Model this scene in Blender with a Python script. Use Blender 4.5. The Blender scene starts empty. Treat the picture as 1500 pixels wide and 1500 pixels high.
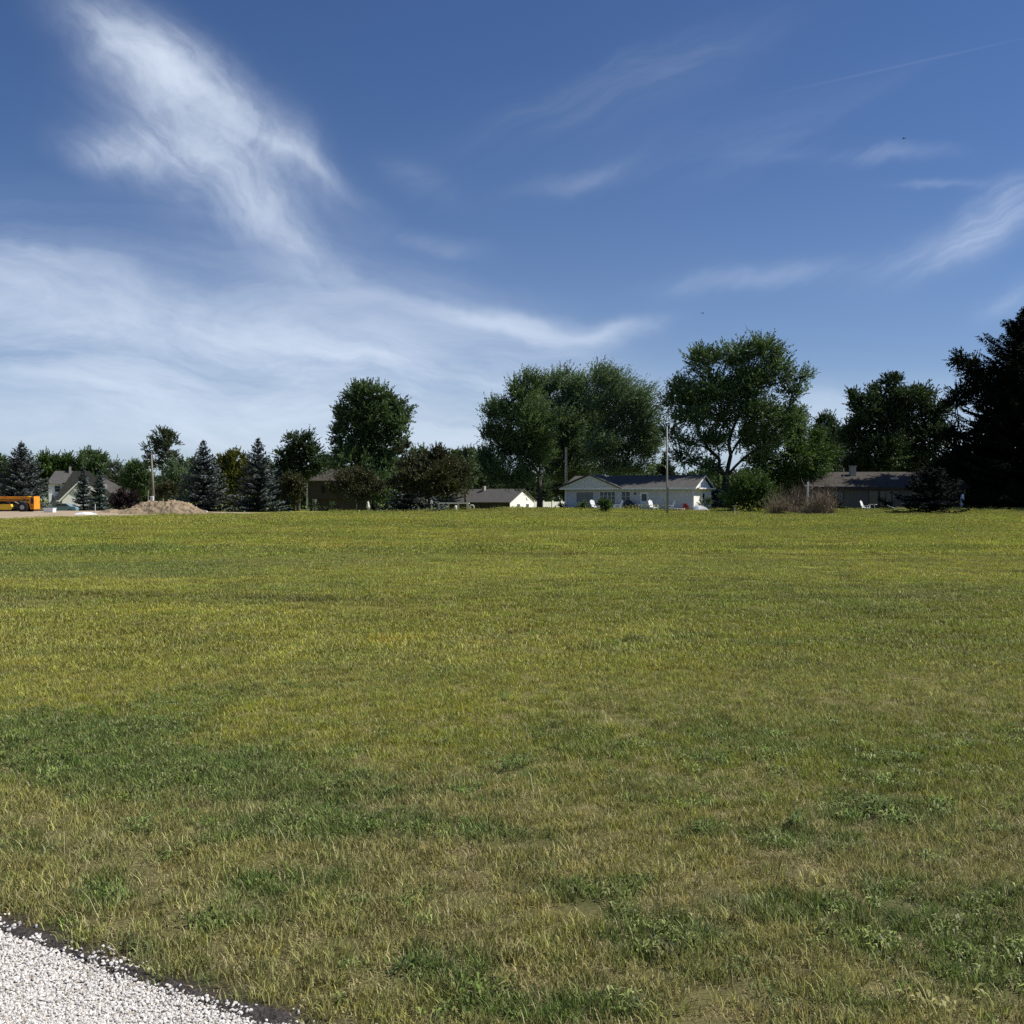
import bpy, math, random
import numpy as np
from mathutils import Vector, Matrix
C = bpy.context.scene.collection
S = bpy.context.scene
R = math.radians
random.seed(7)
NP = np.random.RandomState

# ------------------------------------------------------------------ camera
EYE = 1.6
F = 1500.0          # focal length in pixels of the 1500 px square picture
HOR = 730.0         # picture row of the horizon
cam_d = bpy.data.cameras.new('camera')
cam_d.sensor_width = 36.0; cam_d.lens = 36.0
cam_d.shift_y = -(750.0 - HOR) / 1500.0
cam_d.clip_start = 0.05; cam_d.clip_end = 6000
cam = bpy.data.objects.new('camera', cam_d); C.objects.link(cam)
cam.location = (0, 0, EYE); cam.rotation_euler = (R(90), 0, 0)
S.camera = cam

# ------------------------------------------------------------------ light
SUN_EL, SUN_AZ = 49.0, 84.0      # azimuth clockwise from +Y (the viewing direction)
S.view_settings.view_transform = 'Standard'
S.view_settings.look = 'None'
S.view_settings.gamma = 1.0
S.view_settings.exposure = 0.55
S.render.engine = 'CYCLES'
S.cycles.use_denoising = False
S.cycles.use_adaptive_sampling = False
S.cycles.max_bounces = 6
S.cycles.diffuse_bounces = 3
S.cycles.glossy_bounces = 2
S.cycles.transmission_bounces = 3
S.cycles.transparent_max_bounces = 4
S.cycles.sample_clamp_indirect = 4.0
sun_d = bpy.data.lights.new('sun', 'SUN')
sun_d.energy = 4.3; sun_d.angle = R(0.53); sun_d.color = (1.0, 0.945, 0.86)
sun = bpy.data.objects.new('sun', sun_d); C.objects.link(sun)
sdir = Vector((math.sin(R(SUN_AZ)) * math.cos(R(SUN_EL)), math.cos(R(SUN_AZ)) * math.cos(R(SUN_EL)), math.sin(R(SUN_EL))))
sun.rotation_euler = sdir.to_track_quat('Z', 'Y').to_euler()
sun.location = (60, 20, 80)

W = bpy.data.worlds.new('World'); S.world = W; W.use_nodes = True
wt = W.node_tree; wt.nodes.clear()
def wn(t, **k):
    n = wt.nodes.new(t)
    for a, v in k.items(): setattr(n, a, v)
    return n
def setin(tree, sock, v):
    if isinstance(v, bpy.types.NodeSocket): tree.links.new(v, sock)
    elif v is not None: sock.default_value = v
def wm(op, a, b=None, c=None, clamp=False):
    n = wt.nodes.new('ShaderNodeMath'); n.operation = op; n.use_clamp = clamp
    for i, v in enumerate((a, b, c)):
        if v is not None: setin(wt, n.inputs[i], v)
    return n.outputs[0]
sky = wn('ShaderNodeTexSky', sky_type='NISHITA', sun_disc=False)
sky.sun_elevation = R(SUN_EL); sky.sun_rotation = R(SUN_AZ)
sky.altitude = 200; sky.air_density = 1.0; sky.dust_density = 0.15; sky.ozone_density = 3.5
tc = wn('ShaderNodeTexCoord')
sep = wn('ShaderNodeSeparateXYZ'); wt.links.new(tc.outputs['Generated'], sep.inputs[0])
dx, dy, dz = sep.outputs
yc = wm('MAXIMUM', dy, 0.08)
U0 = wm('ADD', wm('DIVIDE', dx, yc), 0.5)
V0 = wm('SUBTRACT', HOR / 1500.0, wm('DIVIDE', dz, yc))
front = wm('MULTIPLY', wm('SUBTRACT', dy, 0.08), 8.0, clamp=True)
def wnoise(u, v, scale, detail=4, rough=0.5, dist=0.0, w=0.0):
    cb = wn('ShaderNodeCombineXYZ'); setin(wt, cb.inputs[0], u); setin(wt, cb.inputs[1], v); cb.inputs[2].default_value = w
    n = wn('ShaderNodeTexNoise'); n.inputs['Scale'].default_value = scale; n.inputs['Detail'].default_value = detail
    n.inputs['Roughness'].default_value = rough; n.inputs['Distortion'].default_value = dist
    wt.links.new(cb.outputs[0], n.inputs['Vector']); return n
n1 = wnoise(U0, V0, 3.2, 5, 0.55, 0, 1.3)
sc_ = wn('ShaderNodeSeparateColor'); wt.links.new(n1.outputs['Color'], sc_.inputs[0])
U = wm('ADD', U0, wm('MULTIPLY', wm('SUBTRACT', sc_.outputs[0], 0.5), 0.11))
V = wm('ADD', V0, wm('MULTIPLY', wm('SUBTRACT', sc_.outputs[1], 0.5), 0.09))
n2 = wnoise(U0, V0, 16.0, 6, 0.62, 0, 4.3)
sc2 = wn('ShaderNodeSeparateColor'); wt.links.new(n2.outputs['Color'], sc2.inputs[0])
U = wm('ADD', U, wm('MULTIPLY', wm('SUBTRACT', sc2.outputs[0], 0.5), 0.018))
V = wm('ADD', V, wm('MULTIPLY', wm('SUBTRACT', sc2.outputs[1], 0.5), 0.015))
def rotuv(ang, u=None, v=None):
    u = U if u is None else u; v = V if v is None else v
    ca, sa = math.cos(R(ang)), math.sin(R(ang))
    a = wm('ADD', wm('MULTIPLY', u, ca), wm('MULTIPLY', v, sa))
    b = wm('SUBTRACT', wm('MULTIPLY', v, ca), wm('MULTIPLY', u, sa))
    return a, b
def fiber(ang, stretch, scale, w, lo, hi, detail=7):
    a, b = rotuv(ang)
    n = wnoise(wm('DIVIDE', a, stretch), b, scale, detail, 0.62, 0.6, w)
    mr = wn('ShaderNodeMapRange'); mr.interpolation_type = 'SMOOTHSTEP'
    wt.links.new(n.outputs['Fac'], mr.inputs[0]); mr.inputs[1].default_value = lo; mr.inputs[2].default_value = hi
    return mr.outputs[0]
def gauss(cx, cy, rl, rw, ang, amp, sharp=1.0, u=None, v=None):
    cx /= 1500.0; cy /= 1500.0; rl /= 1500.0; rw /= 1500.0
    u = U if u is None else u; v = V if v is None else v
    ca, sa = math.cos(R(ang)), math.sin(R(ang))
    du = wm('SUBTRACT', u, cx); dv = wm('SUBTRACT', v, cy)
    a = wm('DIVIDE', wm('ADD', wm('MULTIPLY', du, ca), wm('MULTIPLY', dv, sa)), rl)
    b = wm('DIVIDE', wm('SUBTRACT', wm('MULTIPLY', dv, ca), wm('MULTIPLY', du, sa)), rw)
    q = wm('ADD', wm('MULTIPLY', a, a), wm('MULTIPLY', b, b))
    return wm('MULTIPLY', wm('EXPONENT', wm('MULTIPLY', q, -sharp)), amp)
def total(items):
    r = items[0]
    for i in items[1:]: r = wm('ADD', r, i)
    return r
fD = fiber(48, 1.8, 22.0, 6.6, 0.30, 0.62, 8); fD = wm('ADD', wm('MULTIPLY', fD, 0.55), 0.55)
fA = wm('MULTIPLY', fiber(40, 2.6, 9.0, 2.1, 0.22, 0.72), wm('ADD', wm('MULTIPLY', fiber(50, 4.0, 24.0, 5.5, 0.25, 0.75), 0.42), 0.60))
fB = wm('MULTIPLY', fiber(6, 4.5, 12.0, 7.7, 0.32, 0.70), wm('ADD', wm('MULTIPLY', fiber(12, 5.0, 26.0, 3.5, 0.25, 0.75), 0.45), 0.58))
fC = wm('MULTIPLY', fiber(-24, 6.0, 12.0, 11.4, 0.36, 0.75), wm('ADD', wm('MULTIPLY', fiber(-14, 5.0, 28.0, 9.5, 0.25, 0.75), 0.5), 0.45))
mA = total([gauss(205, 85, 100, 42, 42, .85), gauss(315, 150, 165, 42, 38, .80), gauss(270, 200, 130, 75, 35, .42),
            gauss(190, 222, 80, 34, 12, .75), gauss(400, 215, 90, 12, 28, .45), gauss(350, 300, 170, 45, 42, .55), gauss(160, 25, 22, 45, 0, .25),
            gauss(440, 360, 70, 18, 40, .3)])
mB = total([gauss(60, 440, 330, 90, 14, .45), gauss(330, 510, 420, 80, 9, .62), gauss(690, 460, 120, 14, 8, .5),
            gauss(780, 485, 110, 22, 20, .38), gauss(885, 478, 60, 13, -12, .45), gauss(560, 440, 260, 60, 18, .3),
            gauss(700, 560, 420, 45, 6, .42), gauss(200, 610, 700, 60, 2, .34), gauss(1200, 590, 250, 30, 0, .22),
            gauss(200, 560, 240, 40, 5, .25), gauss(600, 640, 900, 60, 2, .30), gauss(700, 545, 260, 16, 6, .35)])
mC = total([gauss(1465, 315, 85, 26, -32, .70), gauss(1380, 370, 110, 24, -18, .42), gauss(880, 245, 110, 14, -14, .18),
            gauss(1090, 405, 150, 18, -5, .20), gauss(1250, 222, 130, 12, 4, .20), gauss(920, 105, 190, 42, -22, .15),
            gauss(1100, 180, 220, 45, -14, .10), gauss(625, 345, 70, 14, 8, .22), gauss(1380, 280, 60, 6, 4, .2),
            gauss(620, 255, 50, 25, 20, .13), gauss(1500, 440, 60, 20, -20, .25)])
dens = total([wm('MULTIPLY', mA, wm('MULTIPLY', wm('ADD', wm('MULTIPLY', fA, 0.95), 0.14), fD)),
              wm('MULTIPLY', mB, wm('ADD', wm('MULTIPLY', fB, 1.0), 0.17)),
              wm('MULTIPLY', mC, wm('ADD', wm('MULTIPLY', fC, 1.05), 0.05))])
hz_ = wm('ADD', gauss(750, 730, 2500, 120, 0, .32, 1.0, U0, V0), gauss(950, 730, 2500, 330, 0, .12, 1.0, U0, V0))
dens = wm('ADD', dens, hz_)
trail = gauss(1325, 95, 165, 1.6, -12.5, .03, 1.0, U0, V0)
dens = wm('MULTIPLY', wm('ADD', dens, trail), front)
# thin cirrus everywhere else in the sky
gen = wn('ShaderNodeTexNoise'); gen.inputs['Scale'].default_value = 2.5; gen.inputs['Detail'].default_value = 6; gen.inputs['Distortion'].default_value = 0.7
mpg = wn('ShaderNodeMapping'); mpg.inputs['Scale'].default_value = (1, 1.6, 4); wt.links.new(tc.outputs['Generated'], mpg.inputs[0]); wt.links.new(mpg.outputs[0], gen.inputs['Vector'])
gm = wn('ShaderNodeMapRange'); wt.links.new(gen.outputs['Fac'], gm.inputs[0]); gm.inputs[1].default_value = 0.5; gm.inputs[2].default_value = 0.8; gm.inputs[4].default_value = 0.5
dens = wm('ADD', dens, wm('MULTIPLY', gm.outputs[0], wm('SUBTRACT', 1.0, front)))
dens = wm('MULTIPLY', dens, wm('MULTIPLY', wm('ADD', dz, 0.02), 14.0, clamp=True))
# soft shoulder: 1-exp(-k d)
dens = wm('SUBTRACT', 1.0, wm('EXPONENT', wm('MULTIPLY', dens, -1.3)))
tint = wn('ShaderNodeMix', data_type='RGBA', blend_type='MULTIPLY'); tint.inputs['Factor'].default_value = 1.0
wt.links.new(sky.outputs[0], tint.inputs['A']); tint.inputs['B'].default_value = (0.67, 0.83, 1.12, 1)
SKY_TINT = tint
cm = wn('ShaderNodeMix', data_type='RGBA'); wt.links.new(dens, cm.inputs['Factor'])
wt.links.new(tint.outputs['Result'], cm.inputs['A'])
CLOUD = cm; cm.inputs['B'].default_value = (10.6, 11.9, 13.8, 1)
bg = wn('ShaderNodeBackground'); bg.inputs['Strength'].default_value = 0.05
wt.links.new(cm.outputs['Result'], bg.inputs[0])
wo = wn('ShaderNodeOutputWorld'); wt.links.new(bg.outputs[0], wo.inputs[0])

# ------------------------------------------------------------------ helpers
def smooth(a, b, x):
    t = np.clip((x - a) / (b - a), 0, 1); return t * t * (3 - 2 * t)
def gz(x, y):
    x = np.asarray(x, float); y = np.asarray(y, float)
    s = smooth(-6, 4, x)
    z = 0.28 * smooth(98, 108, y) * s
    z = z - smooth(128, 185, y) * (1.7 + 0.28 * s)
    z = z + 0.05 * np.sin(x * 0.11 + 1.0) * np.sin(y * 0.07) * smooth(12, 30, y)
    return z
def at(px, d, z=None):
    """world point on the ground at distance d whose bearing is picture column px"""
    x = (px - 750.0) / F * d
    return Vector((x, d, float(gz(x, d)) if z is None else z))
def zz(py, d): return EYE + (HOR - py) / F * d
def gp(px, py):
    d = EYE * F / (py - HOR); return ((px - 750.0) / F * d, d)

def tag(o, label=None, cat=None, group=None, kind=None):
    if label: o['label'] = label
    if cat: o['category'] = cat
    if group: o['group'] = group
    if kind: o['kind'] = kind
    return o
def empty(name, loc, rz=0):
    o = bpy.data.objects.new(name, None); C.objects.link(o); o.location = loc; o.rotation_euler = (0, 0, rz)
    o.empty_display_size = 0.3
    return o
def mesh_obj(name, me, m=None, parent=None):
    o = bpy.data.objects.new(name, me); C.objects.link(o)
    if m is not None: me.materials.append(m)
    if parent is not None: o.parent = parent
    return o
def np_mesh(name, V_, counts, idx, attrs=None):
    me = bpy.data.meshes.new(name)
    V_ = np.asarray(V_, np.float32); nf = len(counts)
    me.vertices.add(len(V_)); me.vertices.foreach_set('co', V_.ravel())
    me.loops.add(len(idx)); me.loops.foreach_set('vertex_index', np.asarray(idx, np.int32))
    me.polygons.add(nf)
    st = np.zeros(nf, np.int32); st[1:] = np.cumsum(counts)[:-1]
    me.polygons.foreach_set('loop_start', st)
    me.polygons.foreach_set('loop_total', np.asarray(counts, np.int32))
    for an, (ty, dom, dat) in (attrs or {}).items():
        a = me.attributes.new(an, ty, dom)
        a.data.foreach_set('color' if ty == 'FLOAT_COLOR' else ('vector' if ty == 'FLOAT_VECTOR' else 'value'), np.asarray(dat).ravel())
    me.update(calc_edges=True); me.validate(clean_customdata=False)
    return me
class MB:
    def __init__(s): s.v = []; s.f = []
    def add(s, vs, fs):
        n = len(s.v); s.v += [tuple(v) for v in vs]; s.f += [tuple(i + n for i in f) for f in fs]; return s
    def box(s, x0, x1, y0, y1, z0, z1, bev=0.0, M=None):
        if x1 < x0: x0, x1 = x1, x0
        vs = [(x0,y0,z0),(x1,y0,z0),(x1,y1,z0),(x0,y1,z0),(x0,y0,z1),(x1,y0,z1),(x1,y1,z1),(x0,y1,z1)]
        if bev:
            b = bev; vs = []; 
            for z, i in ((z0, b), (z0 + b, 0), (z1 - b, 0), (z1, b)):
                for (cx, cy, sx, sy) in ((x0,y0,1,1),(x1,y0,-1,1),(x1,y1,-1,-1),(x0,y1,1,-1)):
                    p = (cx + sx * (i + b), cy + sy * i); q = (cx + sx * i, cy + sy * (i + b))
                    pr = [p, q] if (sx, sy) in ((-1, 1), (1, -1)) else [q, p]
                    vs += [(pr[0][0], pr[0][1], z), (pr[1][0], pr[1][1], z)]
            fs = [tuple(range(7, -1, -1)), tuple(range(24, 32))]
            for k in range(3):
                for j in range(8): fs.append((k*8+j, k*8+(j+1)%8, k*8+8+(j+1)%8, k*8+8+j))
        else:
            fs = [(3,2,1,0),(4,5,6,7),(0,1,5,4),(1,2,6,5),(2,3,7,6),(3,0,4,7)]
        if M is not None: vs = [tuple(M @ Vector(v)) for v in vs]
        return s.add(vs, fs)
    def tube(s, pts, rad, n=8, cap=True):
        pts = [Vector(p) for p in pts]
        if not hasattr(rad, '__len__'): rad = [rad] * len(pts)
        vs = []; fs = []
        ref = None
        for i, p in enumerate(pts):
            t = (pts[min(i + 1, len(pts) - 1)] - pts[max(i - 1, 0)])
            if t.length < 1e-9: t = Vector((0, 0, 1))
            t.normalize()
            if ref is None: ref = Vector((1, 0, 0)) if abs(t.x) < 0.8 else Vector((0, 1, 0))
            a = (ref - t * ref.dot(t)); a.normalize(); b = t.cross(a); ref = a
            for j in range(n):
                an = 2 * math.pi * j / n
                vs.append(p + (a * math.cos(an) + b * math.sin(an)) * rad[i])
        for i in range(len(pts) - 1):
            for j in range(n):
                fs.append((i*n+j, i*n+(j+1)%n, (i+1)*n+(j+1)%n, (i+1)*n+j))
        if cap: fs.append(tuple(range(n-1, -1, -1))); fs.append(tuple(range((len(pts)-1)*n, len(pts)*n)))
        return s.add(vs, fs)
    def prism(s, poly, a0, a1, axis='y', M=None):
        """poly: list of 2D points; extruded along axis"""
        n = len(poly)
        def mk(p, a):
            if axis == 'y': return (p[0], a, p[1])
            if axis == 'x': return (a, p[0], p[1])
            return (p[0], p[1], a)
        vs = [mk(p, a0) for p in poly] + [mk(p, a1) for p in poly]
        if M is not None: vs = [tuple(M @ Vector(v)) for v in vs]
        fs = [tuple(range(n)), tuple(range(2*n-1, n-1, -1))] + [((i+1)%n, i, i+n, (i+1)%n+n) for i in range(n)]
        return s.add(vs, fs)
    def build(s, name, m, parent=None, smooth_=False):
        me = bpy.data.meshes.new(name); me.from_pydata(s.v, [], s.f); me.update()
        import bmesh
        bm = bmesh.new(); bm.from_mesh(me); bmesh.ops.recalc_face_normals(bm, faces=bm.faces); bm.to_mesh(me); bm.free()
        if smooth_: me.polygons.foreach_set('use_smooth', [True] * len(me.polygons))
        return mesh_obj(name, me, m, parent)

# ------------------------------------------------------------------ materials
MAT = {}
def nn(t, ty, **k):
    n = t.nodes.new(ty)
    for a, v in k.items(): setattr(n, a, v)
    return n
def pmat(name, col, rough=0.8, var=0.15, scale=3.0, bump=0.0, bscale=20.0, metal=0.0, spec=0.3, wave=None, stretch=None):
    """painted / natural surface: base colour broken up by two noises, optional bump and lap lines"""
    m = bpy.data.materials.new(name); m.use_nodes = True; t = m.node_tree; t.nodes.clear()
    o = nn(t, 'ShaderNodeOutputMaterial'); b = nn(t, 'ShaderNodeBsdfPrincipled'); t.links.new(b.outputs[0], o.inputs[0])
    b.inputs['Roughness'].default_value = rough; b.inputs['Metallic'].default_value = metal; b.inputs['Specular IOR Level'].default_value = spec
    tcn = nn(t, 'ShaderNodeTexCoord'); mp = nn(t, 'ShaderNodeMapping'); t.links.new(tcn.outputs['Object'], mp.inputs[0])
    if stretch: mp.inputs['Scale'].default_value = stretch
    n = nn(t, 'ShaderNodeTexNoise'); n.inputs['Scale'].default_value = scale; n.inputs['Detail'].default_value = 6; n.inputs['Roughness'].default_value = .65
    t.links.new(mp.outputs[0], n.inputs['Vector'])
    r = nn(t, 'ShaderNodeMapRange'); t.links.new(n.outputs['Fac'], r.inputs[0]); r.inputs[1].default_value = .3; r.inputs[2].default_value = .7
    r.inputs[3].default_value = 1 - var; r.inputs[4].default_value = 1 + var
    mx = nn(t, 'ShaderNodeMix', data_type='RGBA', blend_type='MULTIPLY'); mx.inputs['Factor'].default_value = 1
    mx.inputs['A'].default_value = (*col, 1); t.links.new(r.outputs[0], mx.inputs['B']); t.links.new(mx.outputs['Result'], b.inputs['Base Color'])
    hgt = None
    if bump:
        n2_ = nn(t, 'ShaderNodeTexNoise'); n2_.inputs['Scale'].default_value = bscale; n2_.inputs['Detail'].default_value = 5
        t.links.new(mp.outputs[0], n2_.inputs['Vector']); hgt = n2_.outputs['Fac']
    if wave:   # (axis, spacing in metres)
        wv = nn(t, 'ShaderNodeTexWave', wave_type='BANDS', bands_direction=wave[0], wave_profile='SAW')
        wv.inputs['Scale'].default_value = 2 * math.pi / 20.0 / wave[1] ; t.links.new(tcn.outputs['Object'], wv.inputs['Vector'])
        hgt = wv.outputs['Fac']; bump = bump or 0.5
    if hgt is not None:
        bp = nn(t, 'ShaderNodeBump'); bp.inputs['Strength'].default_value = min(1, bump); bp.inputs['Distance'].default_value = 0.03
        t.links.new(hgt, bp.inputs['Height']); t.links.new(bp.outputs[0], b.inputs['Normal'])
    return m
def leafmat(name, dark, light, trans=0.3, rough=0.55, spec=.25):
    m = bpy.data.materials.new(name); m.use_nodes = True; t = m.node_tree; t.nodes.clear()
    o = nn(t, 'ShaderNodeOutputMaterial'); b = nn(t, 'ShaderNodeBsdfPrincipled')
    b.inputs['Roughness'].default_value = rough; b.inputs['Specular IOR Level'].default_value = spec
    a = nn(t, 'ShaderNodeAttribute', attribute_name='tint')
    mx = nn(t, 'ShaderNodeMix', data_type='RGBA'); t.links.new(a.outputs['Fac'], mx.inputs['Factor'])
    mx.inputs['A'].default_value = (*dark, 1); mx.inputs['B'].default_value = (*light, 1)
    t.links.new(mx.outputs['Result'], b.inputs['Base Color'])
    if trans > 0:
        tr = nn(t, 'ShaderNodeBsdfTranslucent'); 
        g = nn(t, 'ShaderNodeMix', data_type='RGBA', blend_type='MULTIPLY'); g.inputs['Factor'].default_value = 1
        t.links.new(mx.outputs['Result'], g.inputs['A']); g.inputs['B'].default_value = (1.25, 1.35, .6, 1)
        t.links.new(g.outputs['Result'], tr.inputs[0])
        ms = nn(t, 'ShaderNodeMixShader'); ms.inputs[0].default_value = trans
        t.links.new(b.outputs[0], ms.inputs[1]); t.links.new(tr.outputs[0], ms.inputs[2]); t.links.new(ms.outputs[0], o.inputs[0])
    else: t.links.new(b.outputs[0], o.inputs[0])
    return m
L_ = lambda k, a, b_, **kw: MAT.__setitem__(k, leafmat(k, a, b_, **kw))
L_('maple_leaf', (.016, .026, .011), (0.156, 0.239, 0.107), trans=.25)
L_('willow_leaf', (.022, .034, .016), (0.193, 0.276, 0.163), trans=.28)
L_('dark_leaf', (.009, .014, .007), (0.080, 0.129, 0.060), trans=.18)
L_('backlit_leaf', (.005, .008, .005), (0.022, 0.032, 0.016), trans=.10, rough=.85, spec=.06)  # near black, so the backlit look of the right-hand trees is in the colour
L_('bright_leaf', (.022, .038, .010), (0.104, 0.176, 0.049), trans=.3)
L_('yellow_leaf', (.045, .055, .010), (0.156, 0.169, 0.029), trans=.3)
L_('bronze_leaf', (.022, .025, .012), (.100, .100, .045), trans=.2)
L_('purple_leaf', (.012, .007, .010), (0.048, 0.026, 0.034), trans=.1)
L_('pale_leaf', (.035, .048, .028), (0.158, 0.187, 0.122), trans=.25)
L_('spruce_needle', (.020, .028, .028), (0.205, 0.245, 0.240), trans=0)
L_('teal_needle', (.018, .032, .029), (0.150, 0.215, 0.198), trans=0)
L_('backlit_needle', (.005, .008, .006), (0.020, 0.028, 0.022), trans=0, rough=.85, spec=.06)  # needles darkened to paint backlighting into the colour
L_('dry_stem', (.070, .048, .035), (0.230, 0.165, 0.125), trans=0)
MAT['bark'] = pmat('bark', (.075, .062, .050), .95, .35, 4, .6, 14, stretch=(1, 1, .25))
MAT['dark_bark'] = pmat('dark_bark', (.030, .026, .022), .95, .3, 4, .6, 14, stretch=(1, 1, .25))
MAT['pale_bark'] = pmat('pale_bark', (.22, .20, .17), .9, .35, 5, .4, 14)
MAT['siding'] = pmat('siding', (.55, .55, .54), .7, .04, 1.5, .06, wave=('Z', .15))  # white boards toned down to paint the shaded ranch front
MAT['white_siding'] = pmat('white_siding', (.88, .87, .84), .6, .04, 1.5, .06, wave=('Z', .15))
MAT['trim'] = pmat('trim', (.72, .73, .74), .5, .04, 3)
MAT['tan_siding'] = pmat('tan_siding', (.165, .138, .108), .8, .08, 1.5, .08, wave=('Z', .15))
MAT['brown_siding'] = pmat('brown_siding', (.055, .047, .042), .85, .15, 2, .1, wave=('X', .25))
MAT['shingle'] = pmat('shingle', (.085, .082, .078), .95, .30, 2.5, .12, wave=('Z', .07))
MAT['dark_shingle'] = pmat('dark_shingle', (.075, .073, .071), .95, .30, 2.5, .12, wave=('Z', .07))
MAT['brown_shingle'] = pmat('brown_shingle', (.055, .048, .040), .95, .30, 2.5, .12, wave=('Z', .07))  # brown, darkened to paint tree shade on these roofs
MAT['glass'] = pmat('glass', (.018, .022, .026), .08, .1, 2, spec=.6)
MAT['curtain'] = pmat('curtain', (.14, .15, .16), .25, .2, 2, spec=.5)
MAT['galv'] = pmat('galv', (.42, .42, .41), .5, .15, 5, metal=.3)
MAT['pole_grey'] = pmat('pole_grey', (.33, .32, .30), .8, .15, 5)
MAT['pole_wood'] = pmat('pole_wood', (.23, .20, .165), .9, .2, 5, .4, 20, stretch=(1, 1, .1))
MAT['white_paint'] = pmat('white_paint', (.80, .80, .78), .5, .05, 4)
MAT['orange_paint'] = pmat('orange_paint', (.70, .265, .022), .5, .28, 2.2)
MAT['yellow_paint'] = pmat('yellow_paint', (.78, .50, .04), .45, .08, 3)
MAT['rubber'] = pmat('rubber', (.018, .018, .020), .8, .2, 10, .3, 30)
MAT['steel_dark'] = pmat('steel_dark', (.03, .03, .032), .5, .2, 6)
MAT['navy'] = pmat('navy', (.020, .030, .065), .8, .2, 6)
MAT['black_plastic'] = pmat('black_plastic', (.012, .012, .014), .5, .2, 6)
MAT['red_fabric'] = pmat('red_fabric', (.33, .035, .030), .9, .2, 6)
MAT['stone'] = pmat('stone', (.38, .34, .29), .9, .25, 8, .4, 12)
MAT['tarp'] = pmat('tarp', (.30, .33, .38), .6, .15, 5, .4, 4)
MAT['plastic_white'] = pmat('plastic_white', (.80, .80, .80), .45, .05, 4)
MAT['blue_car'] = pmat('blue_car', (.16, .26, .33), .3, .05, 3, spec=.5)
MAT['terracotta'] = pmat('terracotta', (.30, .13, .07), .85, .15, 6)

# ------------------------------------------------------------------ ground
def vnoise(x, y, scale, seed, octaves=3):
    """value noise on arrays"""
    tot = np.zeros_like(x, float); amp = 1.0; norm = 0.0
    for o in range(octaves):
        X = x / scale * (2 ** o) + seed * 17.3; Y = y / scale * (2 ** o) + seed * 5.9
        xi = np.floor(X).astype(np.int64); yi = np.floor(Y).astype(np.int64)
        fx = X - xi; fy = Y - yi; fx = fx * fx * (3 - 2 * fx); fy = fy * fy * (3 - 2 * fy)
        def h(a, b):
            n = (a * 374761393 + b * 668265263 + (seed + o) * 144665) & 0x7fffffff
            n = ((n ^ (n >> 13)) * 1274126177) & 0x7fffffff
            return ((n ^ (n >> 16)) & 0xffff) / 65535.0
        v = (h(xi, yi) * (1 - fx) + h(xi + 1, yi) * fx) * (1 - fy) + (h(xi, yi + 1) * (1 - fx) + h(xi + 1, yi + 1) * fx) * fy
        tot += v * amp; norm += amp; amp *= 0.55
    return tot / norm
# gravel drive edge: from the left far to the right near
GA = np.array(gp(0, 1366)); GB = np.array(gp(372, 1500))
gdir = (GB - GA) / np.linalg.norm(GB - GA); gnor = np.array([-gdir[1], gdir[0]])   # points to the grass side
def gravel_side(x, y):
    """signed distance to the gravel edge, positive on the grass"""
    s = (x - GA[0]) * gnor[0] + (y - GA[1]) * gnor[1]
    return s + 0.05 * (vnoise(x, y, .35, 31, 3) - .5) + .045 * (vnoise(x, y, .07, 33, 2) - .5)
# green clover and weed patches: picture column, row of the centre, half sizes in metres, strength
PATCH = [(60, 1080, 1.1, .75, 1.0), (230, 1120, 1.1, .55, 1.0), (380, 1160, .8, .4, .9), (480, 1215, .65, .28, 1.0), (640, 1222, .6, .2, .9),
         (430, 1290, .22, .20, .6), (155, 1300, .16, .17, 1.0), (20, 1250, .2, .14, .6), (312, 1350, .12, .1, .8), (640, 1425, .20, .16, .9),
         (800, 1475, .40, .12, 1.0), (960, 1375, .32, .20, .9), (880, 1300, .25, .14, .9), (1130, 1325, .3, .12, .9), (1220, 1345, .28, .14, 1.0),
         (1400, 1370, .5, .26, 1.0), (1480, 1430, .35, .16, .9), (1290, 1185, .26, .28, .9), (1170, 1225, .3, .16, .8), (1030, 1215, .15, .1, .8),
         (1250, 1470, .25, .1, .7), (750, 1125, .18, .3, .7), (860, 1090, .35, .5, .45), (1080, 1080, .4, .6, .4), (530, 1105, .18, .25, .6),
         (275, 1030, .5, .8, .5), (60, 835, 6, 3.0, .6), (30, 805, 8, 3, .7), (250, 810, 10, 3, .35), (1370, 1330, .2, .1, .8), (1060, 1440, .2, .1, .5)]
PW = [(*gp(a, b), c, d, e) for a, b, c, d, e in PATCH]
def green_amt(x, y):
    g = np.zeros_like(x, float)
    wx = x + (vnoise(x, y, .5, 3, 3) - .5) * .5 * np.clip(y / 6, .6, 4); wy = y + (vnoise(x, y, .5, 9, 3) - .5) * .5 * np.clip(y / 6, .6, 4)
    for cx, cy, rx, ry, e in PW:
        q = ((wx - cx) / rx) ** 2 + ((wy - cy) / ry) ** 2
        g = np.maximum(g, e * np.clip(1.35 - q, 0, 1))
    g = g + .75 * smooth(.60, .75, vnoise(x, y, .45, 21, 3)) * smooth(9, 4.5, y) 
    g = g + .30 * smooth(.55, .8, vnoise(x, y, 2.6, 22, 3))
    return np.clip(g, 0, 1)
def dry_amt(x, y):
    d = smooth(7.2, 4.4, y + (vnoise(x, y, 1.5, 5, 3) - .5) * 2.5 + np.clip(x, -2, 3) * .25)
    d = np.maximum(d, smooth(.75, .15, gravel_side(x, y)))
    d = d * (.55 + .6 * vnoise(x, y, .6, 12, 3)) + .35 * smooth(.62, .8, vnoise(x, y, 3.5, 44, 3)) + .3 * smooth(.55, .8, vnoise(x, y, 1.2, 47, 3)) * smooth(14, 8, y)
    return np.clip(d, 0, 1)
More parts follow.
